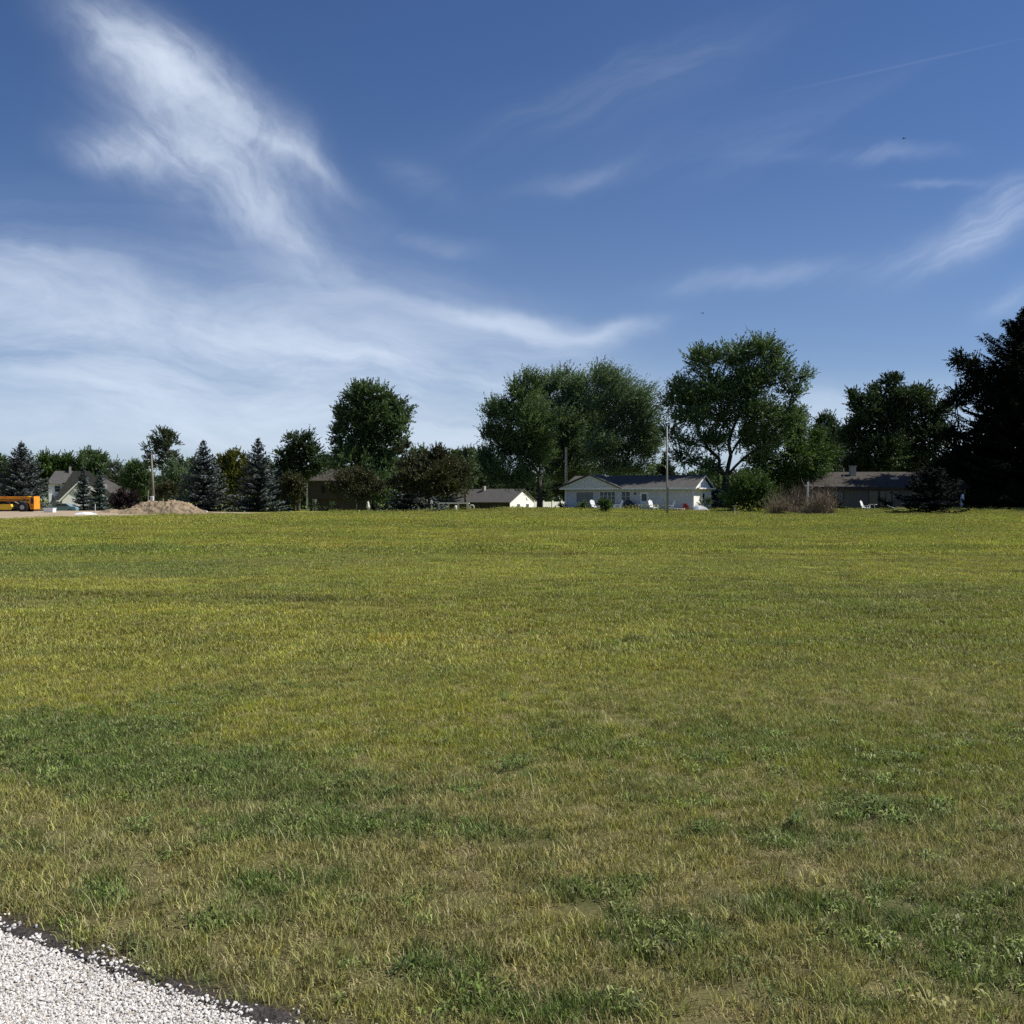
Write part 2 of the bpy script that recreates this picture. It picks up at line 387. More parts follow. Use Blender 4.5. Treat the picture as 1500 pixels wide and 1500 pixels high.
def lawn_col(x, y):
    """living colour of the turf at a place"""
    x = np.asarray(x, float); y = np.asarray(y, float)
    base = np.array([.305, .318, .040]); rich = np.array([.205, .245, .034]); yel = np.array([.375, .368, .066])
    g_ = np.array([.135, .195, .045]); dr = np.array([.335, .300, .128])
    n = vnoise(x, y, 3.0, 1, 4)[..., None]; n2_ = vnoise(x * .35, y, 4.5, 2, 4)[..., None]
    t = np.clip((n - .5) * 1.6 + (n2_ - .5) * 1.8, -1, 1)
    c = np.where(t < 0, base + (rich - base) * (-t), base + (yel - base) * t)
    # far lawn beyond 80 m is greener and finer, a wheel track of darker grass runs across the left of the field
    f = smooth(75, 95, y)[..., None] * .35; c = c * (1 - f) + np.array([.275, .290, .062]) * f
    tr = np.exp(-((y - (16.5 - .25 * (x + 5))) / .55) ** 2) * smooth(1, -3, x)
    tr = tr + .7 * np.exp(-((y - (10.6 - .15 * (x + 4))) / .35) ** 2) * smooth(-1, -4, x)
    c = c * (1 - .38 * tr[..., None])
    st = vnoise(x * .10 + y * .02, y * 1.0, .9, 71, 3) - .5; c = c * (1 + .55 * st * smooth(6, 10, y))[..., None]
    g = green_amt(x, y)[..., None]; d = dry_amt(x, y)[..., None] * .72
    c = c * (1 - d) + dr * d
    g = g * .92; c = c * (1 - g) + g_ * g
    return c
def ground_sheet():
    ys = np.concatenate([np.arange(-60, 1, 6), np.arange(1.5, 12, .12), np.arange(12, 40, .5), np.arange(40, 130, 1.5), np.arange(130, 240, 6), [260, 320, 450, 700, 1200, 2500]])
    u = np.linspace(-1, 1, 181); xs = np.sign(u) * (np.abs(u) * 6 + np.abs(u) ** 4 * 60 + np.abs(u) ** 14 * 2400)
    X, Y = np.meshgrid(xs, ys); Z = gz(X, Y)
    under = smooth(.0, -.10, gravel_side(X, Y)) * (Y < 8)
    Z = Z - .03 * under
    Vt = np.stack([X, Y, Z], -1).reshape(-1, 3); nx = len(xs); ny = len(ys)
    i = np.arange((ny - 1) * (nx - 1)); r = i // (nx - 1); c = i % (nx - 1); a = r * nx + c
    idx = np.stack([a, a + 1, a + nx + 1, a + nx], -1).ravel()
    col = lawn_col(X, Y)
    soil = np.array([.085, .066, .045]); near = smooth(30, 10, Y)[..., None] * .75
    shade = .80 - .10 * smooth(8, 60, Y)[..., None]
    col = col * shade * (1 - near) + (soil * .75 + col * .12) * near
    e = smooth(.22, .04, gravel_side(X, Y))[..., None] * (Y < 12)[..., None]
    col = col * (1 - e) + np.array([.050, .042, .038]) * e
    rgba = np.concatenate([col, np.ones(col.shape[:-1] + (1,))], -1).reshape(-1, 4)
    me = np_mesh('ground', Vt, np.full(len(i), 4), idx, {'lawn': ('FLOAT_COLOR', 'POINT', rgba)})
    m = bpy.data.materials.new('turf_soil'); m.use_nodes = True; t = m.node_tree; t.nodes.clear()
    o = nn(t, 'ShaderNodeOutputMaterial'); b = nn(t, 'ShaderNodeBsdfPrincipled'); t.links.new(b.outputs[0], o.inputs[0])
    b.inputs['Roughness'].default_value = 1; b.inputs['Specular IOR Level'].default_value = .1
    at_ = nn(t, 'ShaderNodeAttribute', attribute_name='lawn'); tcn = nn(t, 'ShaderNodeTexCoord')
    n = nn(t, 'ShaderNodeTexNoise'); n.inputs['Scale'].default_value = 9; n.inputs['Detail'].default_value = 8; n.inputs['Roughness'].default_value = .75; t.links.new(tcn.outputs['Object'], n.inputs['Vector'])
    r = nn(t, 'ShaderNodeMapRange'); t.links.new(n.outputs['Fac'], r.inputs[0]); r.inputs[1].default_value = .3; r.inputs[2].default_value = .7; r.inputs[3].default_value = .55; r.inputs[4].default_value = 1.4
    mx = nn(t, 'ShaderNodeMix', data_type='RGBA', blend_type='MULTIPLY'); mx.inputs['Factor'].default_value = 1
    t.links.new(at_.outputs['Color'], mx.inputs['A']); t.links.new(r.outputs[0], mx.inputs['B']); t.links.new(mx.outputs['Result'], b.inputs['Base Color'])
    bp = nn(t, 'ShaderNodeBump'); bp.inputs['Strength'].default_value = .8; bp.inputs['Distance'].default_value = .03
    t.links.new(n.outputs['Fac'], bp.inputs['Height']); t.links.new(bp.outputs[0], b.inputs['Normal'])
    tag(mesh_obj('ground', me, m), kind='structure')
ground_sheet()

def blob_patch(name, pts, m, lift, n=10, sub=None):
    """sheet that follows the ground inside a closed outline (strip between two polylines)"""
    A, B = pts; k = len(A); Vt = []; 
    for i in range(k):
        for j in range(n + 1):
            t = j / n; x = A[i][0] * (1 - t) + B[i][0] * t; y = A[i][1] * (1 - t) + B[i][1] * t
            Vt.append((x, y, float(gz(x, y)) + lift))
    idx = []
    for i in range(k - 1):
        for j in range(n):
            a = i * (n + 1) + j; idx += [a, a + 1, a + n + 2, a + n + 1]
    me = np_mesh(name, Vt, np.full((k - 1) * n, 4), idx)
    return tag(mesh_obj(name, me, m), kind='structure')
MAT['dirt'] = pmat('dirt', (.34, .27, .185), 1.0, .28, .35, .8, 3.0)
MAT['soil_clod'] = pmat('soil_clod', (.235, .182, .118), 1.0, .5, 2.6, 1.0, 7.0)
MAT['asphalt'] = pmat('asphalt', (.05, .05, .052), .95, .2, 3)
rs = NP(5)
xs_ = np.linspace(-150, -22, 80)
nearE = [(x, 73 + 38 * float(smooth(-41, -22, np.array(x))) + 5 * (float(vnoise(np.array([x]), np.array([0.]), 9, 4)[0]) - .5)) for x in xs_]
farE = [(x, max(134 - 20 * float(smooth(-50, -24, np.array(x))), nearE[i][1] + .3)) for i, x in enumerate(xs_)]
blob_patch('dirt_ground', (nearE, farE), MAT['dirt'], .02, 14)

# ------------------------------------------------------------------ grass (one object of stuff, scattered with geometry nodes)
def blade_mesh(name, n, rad, h0, h1, w, lean=.5, seed=0, dryp=.3, leafy=False, clump=1.0):
    r = NP(seed); q = r.rand(n) ** clump * rad; an = r.rand(n) * 6.283
    bx, by = q * np.cos(an), q * np.sin(an)
    h = h0 + (h1 - h0) * r.rand(n); yaw = r.rand(n) * 6.283; la = r.rand(n) * 6.283; ln = lean * (.3 + r.rand(n)) * h
    lx, ly = ln * np.cos(la), ln * np.sin(la); wx, wy = np.cos(yaw) * w / 2, np.sin(yaw) * w / 2
    z = np.zeros(n)
    def P_(x, y, zc): return np.stack([x, y, zc], -1)
    if leafy:   # broad leaf: diamond on a low stem, tilted out
        hw = w * 1.0; tipx, tipy = bx + lx * 1.6, by + ly * 1.6
        mx_, my_ = bx + lx * .7, by + ly * .7; px_, py_ = -np.sin(la) * hw, np.cos(la) * hw
        Vt = np.stack([P_(bx, by, h * .35), P_(mx_ + px_, my_ + py_, h * .9), P_(tipx, tipy, h * .75), P_(mx_ - px_, my_ - py_, h * .9)], 1).reshape(-1, 3)
        idx = (np.arange(n)[:, None] * 4 + np.array([0, 1, 2, 3])).ravel(); cnt = np.full(n, 4); nf = n; rep = 1
    else:
        k = .55
        Vt = np.stack([P_(bx - wx, by - wy, z - .01), P_(bx + wx, by + wy, z - .01),
                       P_(bx + lx * .46 + wx * .8, by + ly * .46 + wy * .8, h * k), P_(bx + lx * .46 - wx * .8, by + ly * .46 - wy * .8, h * k),
                       P_(bx + lx, by + ly, h * (1 - .15 * lean))], 1).reshape(-1, 3)
        idx = (np.arange(n)[:, None] * 5 + np.array([0, 1, 2, 3, 3, 2, 4])).ravel(); cnt = np.tile([4, 3], n); rep = 2
    tint = np.repeat(r.rand(n), rep); dry = np.repeat((r.rand(n) < dryp) * (.4 + .6 * r.rand(n)), rep)
    return np_mesh(name, Vt, cnt, idx, {'tint': ('FLOAT', 'FACE', tint), 'dry': ('FLOAT', 'FACE', dry)})
def grass_material():
    m = bpy.data.materials.new('grass_blade'); m.use_nodes = True; t = m.node_tree; t.nodes.clear()
    o = nn(t, 'ShaderNodeOutputMaterial'); b = nn(t, 'ShaderNodeBsdfPrincipled'); b.inputs['Roughness'].default_value = .5; b.inputs['Specular IOR Level'].default_value = .28
    ic = nn(t, 'ShaderNodeAttribute', attribute_name='icol', attribute_type='INSTANCER')
    ti = nn(t, 'ShaderNodeAttribute', attribute_name='tint'); dr = nn(t, 'ShaderNodeAttribute', attribute_name='dry')
    r = nn(t, 'ShaderNodeMapRange'); t.links.new(ti.outputs['Fac'], r.inputs[0]); r.inputs[3].default_value = .40; r.inputs[4].default_value = 1.65
    mx = nn(t, 'ShaderNodeMix', data_type='RGBA', blend_type='MULTIPLY'); mx.inputs['Factor'].default_value = 1
    t.links.new(ic.outputs['Color'], mx.inputs['A']); t.links.new(r.outputs[0], mx.inputs['B'])
    m2 = nn(t, 'ShaderNodeMix', data_type='RGBA'); t.links.new(dr.outputs['Fac'], m2.inputs['Factor']); t.links.new(mx.outputs['Result'], m2.inputs['A']); m2.inputs['B'].default_value = (.47, .425, .215, 1)
    t.links.new(m2.outputs['Result'], b.inputs['Base Color'])
    tr = nn(t, 'ShaderNodeBsdfTranslucent'); t.links.new(m2.outputs['Result'], tr.inputs[0])
    ms = nn(t, 'ShaderNodeMixShader'); ms.inputs[0].default_value = .28
    t.links.new(b.outputs[0], ms.inputs[1]); t.links.new(tr.outputs[0], ms.inputs[2]); t.links.new(ms.outputs[0], o.inputs[0])
    return m
MAT['grass'] = grass_material()
def instance_group(name, protos):
    """geometry nodes: put one of the protos on every point, with the point's own rotation, size and choice"""
    col = bpy.data.collections.new(name + '_sources')
    for i, (me) in enumerate(protos):
        o = bpy.data.objects.new('%s_source_%02d' % (name, i), me); col.objects.link(o)
    g = bpy.data.node_groups.new(name + '_scatter', 'GeometryNodeTree')
    g.interface.new_socket('Geometry', in_out='INPUT', socket_type='NodeSocketGeometry'); g.interface.new_socket('Geometry', in_out='OUTPUT', socket_type='NodeSocketGeometry')
    gi = g.nodes.new('NodeGroupInput'); go = g.nodes.new('NodeGroupOutput')
    ci = g.nodes.new('GeometryNodeCollectionInfo'); ci.inputs['Collection'].default_value = col; ci.inputs['Separate Children'].default_value = True; ci.inputs['Reset Children'].default_value = True
    ip = g.nodes.new('GeometryNodeInstanceOnPoints'); ip.inputs['Pick Instance'].default_value = True
    def attr(nm, ty):
        a = g.nodes.new('GeometryNodeInputNamedAttribute'); a.data_type = ty; a.inputs['Name'].default_value = nm
        return [x for x in a.outputs if x.enabled and x.name == 'Attribute'][0]
    g.links.new(gi.outputs[0], ip.inputs['Points']); g.links.new(ci.outputs[0], ip.inputs['Instance'])
    g.links.new(attr('pick', 'INT'), ip.inputs['Instance Index'])
    er = g.nodes.new('FunctionNodeEulerToRotation'); g.links.new(attr('rot', 'FLOAT_VECTOR'), er.inputs[0]); g.links.new(er.outputs[0], ip.inputs['Rotation'])
    g.links.new(attr('size', 'FLOAT_VECTOR'), ip.inputs['Scale'])
    g.links.new(ip.outputs[0], go.inputs[0])
    return g
def scatter_obj(name, pts, rot, size, pick, col, protos):
    me = bpy.data.meshes.new(name); me.vertices.add(len(pts)); me.vertices.foreach_set('co', np.asarray(pts, np.float32).ravel())
    for an, ty, dat in (('rot', 'FLOAT_VECTOR', rot), ('size', 'FLOAT_VECTOR', size), ('icol', 'FLOAT_COLOR', col)):
        a = me.attributes.new(an, ty, 'POINT'); a.data.foreach_set('color' if ty == 'FLOAT_COLOR' else 'vector', np.asarray(dat, np.float32).ravel())
    a = me.attributes.new('pick', 'INT', 'POINT'); a.data.foreach_set('value', np.asarray(pick, np.int32))
    o = mesh_obj(name, me); md = o.modifiers.new('scatter', 'NODES'); md.node_group = instance_group(name, protos)
    return o
def grass():
    P = []
    def proto(*a, **k): 
        me = blade_mesh(*a, **k); me.materials.append(MAT['grass']); P.append(me); return len(P) - 1
    near = [proto('turf_tuft', 60, .080, .014, .050, .0034, .85, s, .24) for s in range(4)]
    broad = [proto('weed_tuft', 54, .080, .014, .045, .0042, .55, 20 + s, .02, True) for s in range(3)]
    straw = [proto('straw_tuft', 12, .07, .035, .11, .0026, .9, 30 + s, .85) for s in range(3)]
    lush = [proto('lush_tuft', 60, .08, .022, .065, .0044, .8, 40 + s, .04) for s in range(3)]
    mid = [proto('turf_patch', 300, .28, .020, .055, .0075, .8, 50 + s, .26) for s in range(4)]
    far = [proto('far_turf', 1000, .9, .03, .060, .014, .7, 60 + s, .14) for s in range(4)]
    vfar = [proto('distant_turf', 1300, 2.1, .035, .065, .026, .7, 70 + s, .12) for s in range(3)]
    thatch = [proto('thatch', 40, .09, .006, .020, .0030, 3.2, 80 + s, .55) for s in range(3)]
    r = NP(11); out = []
    def zone(y0, y1, dens, ids, s0, s1, jit=.16, keep=None, colf=None):
        # uniform over the trapezoid seen by the camera plus a margin at each side
        ym = np.linspace(y0, y1, 400); wd = 1.12 * ym + 3.0 + .02 * y1; A = np.trapezoid(wd, ym) if hasattr(np, 'trapezoid') else np.trapz(wd, ym)
        n = int(A * dens); cdf = np.cumsum(wd); cdf = cdf / cdf[-1]
        y = np.interp(r.rand(n), cdf, ym); x = (r.rand(n) - .5) * (1.12 * y + 3.0 + .02 * y1)
        gs = gravel_side(x, y); k = (gs > .05 + .08 * r.rand(n)) | (y > 9)
        # thin cover in the worn strip by the drive
        k &= (gs > .16) | (r.rand(n) < .6) | (y > 9)
        # not on the bare dirt at the far left
        ne = 73 + 38 * smooth(-41, -22, x); k &= ~((x < -22) & (y > ne + r.randn(n) * .8) & (y < 140))
        k &= y < 116 + r.rand(n) * 2
        if keep is not None: k &= keep(x, y, n)
        x, y = x[k], y[k]; n = len(x)
        c = lawn_col(x, y) if colf is None else colf(x, y)
        gk = ((r.rand(n) < .16) & (y < 12))[:, None]; c = np.where(gk, c * .4 + np.array([.165, .225, .060]) * .6, c)
        c = c * (1 + jit * r.randn(n, 1)) ; c = c * (1 + .05 * r.randn(n, 3)); c = np.clip(c, .01, .6)
        s = s0 + (s1 - s0) * r.rand(n)
        out.append((np.stack([x, y, gz(x, y)], -1), np.stack([r.randn(n) * .05, r.randn(n) * .05, r.rand(n) * 6.283], -1),
                    np.stack([s, s, s * (.8 + .4 * r.rand(n))], -1), r.choice(ids, n), np.concatenate([c, np.ones((n, 1))], 1)))
    zone(2.2, 10.5, 270, near, .75, 1.25, .20, keep=lambda x, y, n: r.rand(n) < np.clip(.35 + 2.2 * (vnoise(x, y, .28, 91, 3) - .28), .30, 1))
    zone(2.2, 9.5, 130, thatch, .8, 1.3, .22, colf=lambda x, y: lawn_col(x, y) * .35 + np.array([.27, .215, .12]) * .65)
    zone(2.2, 12, 150, lush, .6, 1.05, keep=lambda x, y, n: r.rand(n) < green_amt(x, y) * .75)
    zone(2.2, 9, 130, broad, .7, 1.2, .2, keep=lambda x, y, n: r.rand(n) < green_amt(x, y) * .35, colf=lambda x, y: np.array([.150, .195, .045]) * np.ones((len(x), 1)) + r.rand(len(x), 1) * .02)
    zone(2.2, 8.5, 17, straw, .7, 1.25, .15, keep=lambda x, y, n: r.rand(n) < (.10 + .6 * dry_amt(x, y)) * (1 - .6 * green_amt(x, y)), colf=lambda x, y: np.array([.42, .36, .17]) * np.ones((len(x), 1)))
    zone(9.5, 30, 17, mid, .85, 1.2)
    zone(28, 62, 1.9, far, .85, 1.25, .10)
    zone(58, 118, .55, vfar, .85, 1.25, .07)
    zone(109, 117, .9, vfar, 1.2, 2.0, .1, keep=lambda x, y, n: vnoise(x, y, 3.0, 88, 3) > .52)
    pts, rot, size, pick, col = [np.concatenate([o[i] for o in out]) for i in range(5)]
    # the collection hands its children over in name order, which is the order they were made in
    o = scatter_obj('grass', pts, rot, size, pick, col, P)
    tag(o, 'short mown yellow green field grass with dark clover patches and dry straw', 'grass', kind='stuff')
    print('grass instances', len(pts))
grass()

# ------------------------------------------------------------------ gravel drive
def gravel():
    # bed under the stones
    tv = np.array([-gnor[0], -gnor[1]])
    A = [tuple(GA + gdir * s) for s in np.linspace(-6, 9, 40)]; B = [tuple(GA + gdir * s + tv * 3.4) for s in np.linspace(-6, 9, 40)]
    A = [tuple(np.array(p) + gnor * (.05 * math.sin(i * 1.7) + .03)) for i, p in enumerate(A)]
    Vt = []; idx = []
    for i in range(40):
        for j in range(9):
            t = j / 8; Vt.append((A[i][0] * (1 - t) + B[i][0] * t, A[i][1] * (1 - t) + B[i][1] * t, -.002 if j == 0 else .004))
    for i in range(39):
        for j in range(8): a = i * 9 + j; idx += [a, a + 1, a + 10, a + 9]
    MAT['gravel_dust'] = pmat('gravel_dust', (.54, .50, .45), 1, .2, 20, .8, 60)
    tag(mesh_obj('driveway', np_mesh('driveway', Vt, np.full(39 * 8, 4), idx), MAT['gravel_dust']), kind='structure')
    import bmesh
    m = bpy.data.materials.new('limestone_chip'); m.use_nodes = True; t = m.node_tree
    b = t.nodes['Principled BSDF']; b.inputs['Roughness'].default_value = .9; b.inputs['Specular IOR Level'].default_value = .15
    ic = nn(t, 'ShaderNodeAttribute', attribute_name='icol', attribute_type='INSTANCER'); t.links.new(ic.outputs['Color'], b.inputs['Base Color'])
    P = []; r = NP(3)
    for k in range(6):
        bm = bmesh.new(); bmesh.ops.create_icosphere(bm, subdivisions=1 if k < 4 else 2, radius=.5)
        for v in bm.verts: v.co *= .72 + .5 * r.rand(); 
        for v in bm.verts: v.co.x *= 1.25; v.co.z *= .60
        me = bpy.data.meshes.new('chip'); bm.to_mesh(me); bm.free(); me.materials.append(m); P.append(me)
    def lay(n, s0, s1, o0, o1, z, siz):
        s = s0 + (s1 - s0) * r.rand(n); q = o0 + (o1 - o0) * r.rand(n)
        p = GA[None] + gdir[None] * s[:, None] - gnor[None] * q[:, None]
        return p, z + np.zeros(n), siz[0] + (siz[1] - siz[0]) * r.rand(n) ** 1.6
    L = [lay(90000, -1.5, 3.2, -.10, 1.3, .002, (.006, .0125)), lay(15000, -1.5, 5.0, 1.2, 1.9, .004, (.009, .019)), lay(9000, 3.1, 5.0, -.1, 1.3, .004, (.009, .019)), lay(80000, -1.5, 3.2, -.04, 1.3, .004, (.005, .0125)),
         lay(26000, -6, 9, 1.8, 3.4, .008, (.014, .026)), lay(9000, -6, -1.4, -.1, 1.9, .008, (.014, .026)), lay(14000, 4.9, 9, -.1, 1.9, .008, (.014, .026))]
    p = np.concatenate([l[0] for l in L]); z = np.concatenate([l[1] for l in L]); sz = np.concatenate([l[2] for l in L])
    gs = gravel_side(p[:, 0], p[:, 1]); k = gs < .0 + .03 * r.randn(len(gs)); p, z, sz = p[k], z[k], sz[k]
    # strays thrown over the dark soil edge
    n = 1500; s = -1.5 + 6.5 * r.rand(n); q = .01 + np.abs(r.exponential(.045, n)); ps = GA[None] + gdir[None] * s[:, None] + gnor[None] * q[:, None]
    cl = vnoise(ps[:, 0], ps[:, 1], .10, 61, 2) > .47; ps = ps[cl]; qs = q[cl]
    p = np.concatenate([p, ps]); z = np.concatenate([z, np.where(qs < .05, .010, .005)]); sz = np.concatenate([sz, .006 + .009 * r.rand(len(ps))]); n = len(p)
    c = .50 + .19 * r.rand(n, 1) + np.zeros((n, 3)); c[:, 1] *= .965; c[:, 2] *= .91; dk = r.rand(n) < .12; c[dk] *= np.array([.66, .62, .55])
    o = scatter_obj('gravel', np.concatenate([p, (z + sz * .15)[:, None]], 1), r.rand(n, 3) * 6.283 * np.array([.12, .12, 1]), np.stack([sz] * 3, 1), r.randint(0, 6, n),
                    np.concatenate([c, np.ones((n, 1))], 1), P)
    tag(o, 'white limestone chips of the drive in the near left corner', 'gravel', kind='stuff')
gravel()
def mulch():
    # strip of dark bare soil and torn roots between the drive and the turf
    s = np.linspace(-1.5, 9, 120); r = NP(8); Vt = []; idx = []
    for i, a in enumerate(s):
        w = .050 + .026 * math.sin(a * 3.1) * math.sin(a * 7.7 + 1) + .03 * r.rand()
        for j, q in enumerate((-.05, -.012, .012, w * .6, w, w + .03)):
            p = GA + gdir * a + gnor * q; Vt.append((p[0], p[1], (-.020, -.008, .004, .007, .002, -.012)[j] + .006 * r.rand()))
    for i in range(len(s) - 1):
        for j in range(5): a = i * 6 + j; idx += [a, a + 1, a + 7, a + 6]
    MAT['black_soil'] = pmat('black_soil', (.055, .047, .043), 1, .5, 25, 1.0, 60)
    tag(mesh_obj('soil_edge', np_mesh('soil_edge', Vt, np.full(len(idx) // 4, 4), idx), MAT['black_soil']), kind='structure')
mulch()

# ------------------------------------------------------------------ trees
def leaf_quads(cen, axis, nrm, ln, wd):
    """diamond leaves: 4 points each"""
    axis = axis / (np.linalg.norm(axis, axis=1, keepdims=True) + 1e-9)
    side = np.cross(axis, nrm); side /= (np.linalg.norm(side, axis=1, keepdims=True) + 1e-9)
    a = axis * ln[:, None] * .5; s = side * wd[:, None] * .5
    return np.stack([cen - a, cen + s - a * .1, cen + a, cen - s - a * .1], 1).reshape(-1, 3)
DENS = 2.8
def crown_mesh(name, lobes, seed, leaf=(.30, .15), sprays=9.0, K=16, slen=1.3, up=.35, wind=(0, 0, 0), shell=.45, clump=.74, spread=.34, outw=.8):
    """lobes: (x, y, z, rx, ry, rz) in metres about the tree base"""
    r = NP(seed); O = []; D = []; B = []; CT = []
    for (lx, ly, lz, rx, ry, rz) in lobes:
        n = max(6, int(DENS * sprays * (rx * rz + rx * ry + ry * rz) / 3 * 4))
        m = int(n * 2.2)
        d = r.randn(m, 3); d /= np.linalg.norm(d, axis=1, keepdims=True)
        rad = r.rand(m) ** shell * (.80 + .28 * r.rand(m))
        # clumping: keep the sprays around random sub-centres
        nc = max(4, int(n / 14)); cc = r.randn(nc, 3); cc /= np.linalg.norm(cc, axis=1, keepdims=True); cc *= (r.rand(nc) ** .4)[:, None]
        p = d * rad[:, None]
        j = r.randint(0, nc, m); ct = r.rand(nc)[j]; p = p * (1 - clump) + (cc[j] * .98 + r.randn(m, 3) * .13) * clump
        q = np.linalg.norm(p, axis=1); k = (q < 1.10); p = p[k][:n]; CT.append(ct[k][:n])
        w = p * np.array([rx, ry, rz]) + np.array([lx, ly, lz])
        O.append(w); D.append(p / (np.linalg.norm(p, axis=1, keepdims=True) + 1e-6)); B.append(np.full(len(p), r.rand()))
    O = np.concatenate(O); D = np.concatenate(D); B = np.concatenate(B); CT = np.concatenate(CT); n = len(O)
    D = D * outw + np.array([0, 0, up]) + np.array(wind) + r.randn(n, 3) * .35; D /= np.linalg.norm(D, axis=1, keepdims=True)
    L = slen * (.55 + .7 * r.rand(n)); tt = (np.arange(K) + .5) / K
    cen = O[:, None] + D[:, None] * (L[:, None, None] * tt[None, :, None]) + r.randn(n, K, 3) * (.16 * spread * slen) * (1.15 - tt[None, :, None] * .8)
    ax = D[:, None] + r.randn(n, K, 3) * .55; nr = r.randn(n, K, 3) * .7 + np.array([0, 0, .8])
    sc = (.50 + .68 * r.rand(n, K))
    Vt = leaf_quads(cen.reshape(-1, 3), ax.reshape(-1, 3), nr.reshape(-1, 3), (leaf[0] * sc).ravel(), (leaf[1] * sc).ravel())
    t = np.clip(.15 * r.rand(n)[:, None] + .50 * CT[:, None] + .20 * B[:, None] + .30 * r.rand(n, K) - .06, 0, 1).ravel()
    N = n * K
    return np_mesh(name, Vt, np.full(N, 4), np.arange(N * 4), {'tint': ('FLOAT', 'FACE', t)}), O
def limbs(mb, lobes, h0, r0, seed, fork=.35, sub=5, lean=(0, 0)):
    rr = random.Random(seed); fk = Vector((lean[0], lean[1], h0))
    mb.tube([(0, 0, -.25), (0.02, 0, .25), (lean[0] * .4 + .05, lean[1] * .4, h0 * .45), fk], [r0 * 1.45, r0 * 1.1, r0 * .92, r0 * .88], 9)
    nodes = [(fk, -1, 0.0)]
    for l in sorted(lobes, key=lambda l: (Vector(l[:3]) - fk).length):
        e = Vector(l[:3]); e.z -= l[5] * .15
        bi = min(range(len(nodes)), key=lambda i: (nodes[i][0] - e).length + .72 * nodes[i][2] + (3 if nodes[i][0].z > e.z + .5 else 0)); par = nodes[bi]
        m = par[0].lerp(e, .5) + Vector((rr.uniform(-.35, .35), rr.uniform(-.35, .35), (e - par[0]).length * .07)); h = (m - par[0]).length
        nodes.append((m, bi, par[2] + h)); nodes.append((e, len(nodes) - 1, par[2] + 2 * h))
    cnt = [0] * len(nodes)
    for i in range(len(nodes)): 
        if i and i % 2 == 0:
            j = i
            while j >= 0: cnt[j] += 1; j = nodes[j][1]
    tot = max(1, cnt[0])
    for i in range(1, len(nodes)):
        j = nodes[i][1]; ra = r0 * .80 * (cnt[i] / tot) ** .5; rb = ra * .82; q = nodes[j][0].lerp(nodes[i][0], .5) + Vector((rr.gauss(0, .12), rr.gauss(0, .12), .05))
        mb.tube([nodes[j][0], q, nodes[i][0]], [ra, (ra + rb) / 2, rb], 6)
    for (lx, ly, lz, rx, ry, rz) in lobes:
        e = Vector((lx, ly, lz - rz * .15)); rad = r0 * .80 * (1 / tot) ** .5
        for k in range(sub):
            d = Vector((rr.gauss(0, 1), rr.gauss(0, 1), rr.gauss(.35, .8))).normalized(); tip = e + Vector((d.x * rx, d.y * ry, d.z * rz)) * .85
            mm = e.lerp(tip, .5) + Vector((rr.gauss(0, .1), rr.gauss(0, .1), .15)); mb.tube([e, mm, tip], [rad * .45, rad * .28, rad * .10], 4, cap=False)
def broadleaf(name, label, cat, d, base_px, lob, leafm='maple_leaf', barkm='bark', h0=None, r0=.3, seed=1, group=None, depth=.55, sub=5, kind=None, **kw):
    """lob: (column, row, half width px, half height px[, depth offset m]) of each bough mass, turned into metres at distance d"""
    base = at(base_px, d); root = empty(name, base, 0); tag(root, label, cat, group, kind); rr = random.Random(seed * 3 + 1); s = d / F; L = []
    for l in lob:
        rx, rz = l[2] * s, l[3] * s; ry = (rx + rz) * .5
        dy = l[4] if len(l) > 4 else rr.uniform(-1, 1) * depth * ry
        x = (l[0] - 750) * s - base.x; z = EYE + (HOR - l[1]) * s - base.z; L.append((x, dy, z, rx, ry, rz))
    me, O = crown_mesh('crown', L, seed, **kw); mesh_obj('crown', me, MAT[leafm], root)
    if h0 is None: h0 = max(.8, min(l[2] - l[5] for l in L) + .3)
    tb = MB(); limbs(tb, L, h0, r0, seed, sub=sub); tb.build('trunk', MAT[barkm], root, True)
    return root
def auto_lobes(cx, top, w, bot, seed, n=8):
    """bough masses filling a rounded crown given by its column, top row, width and bottom row"""
    rr = random.Random(seed); out = []; h = bot - top; cy = (top + bot) / 2; a = w / 2; b = h / 2
    out.append((cx, cy, a * .62, b * .72))
    for k in range(n):
        an = math.pi * (1.12 + .0) - (math.pi * 1.24) * (k + .5 + rr.uniform(-.2, .2)) / n * 1.0
        rr_ = rr.uniform(.50, .68); sx = cx + math.cos(an) * a * rr_; sy = cy - math.sin(an) * b * rr_ ; q = rr.uniform(.30, .44)
        out.append((sx, sy, a * q, min(a, b) * q * 1.05))
    return out
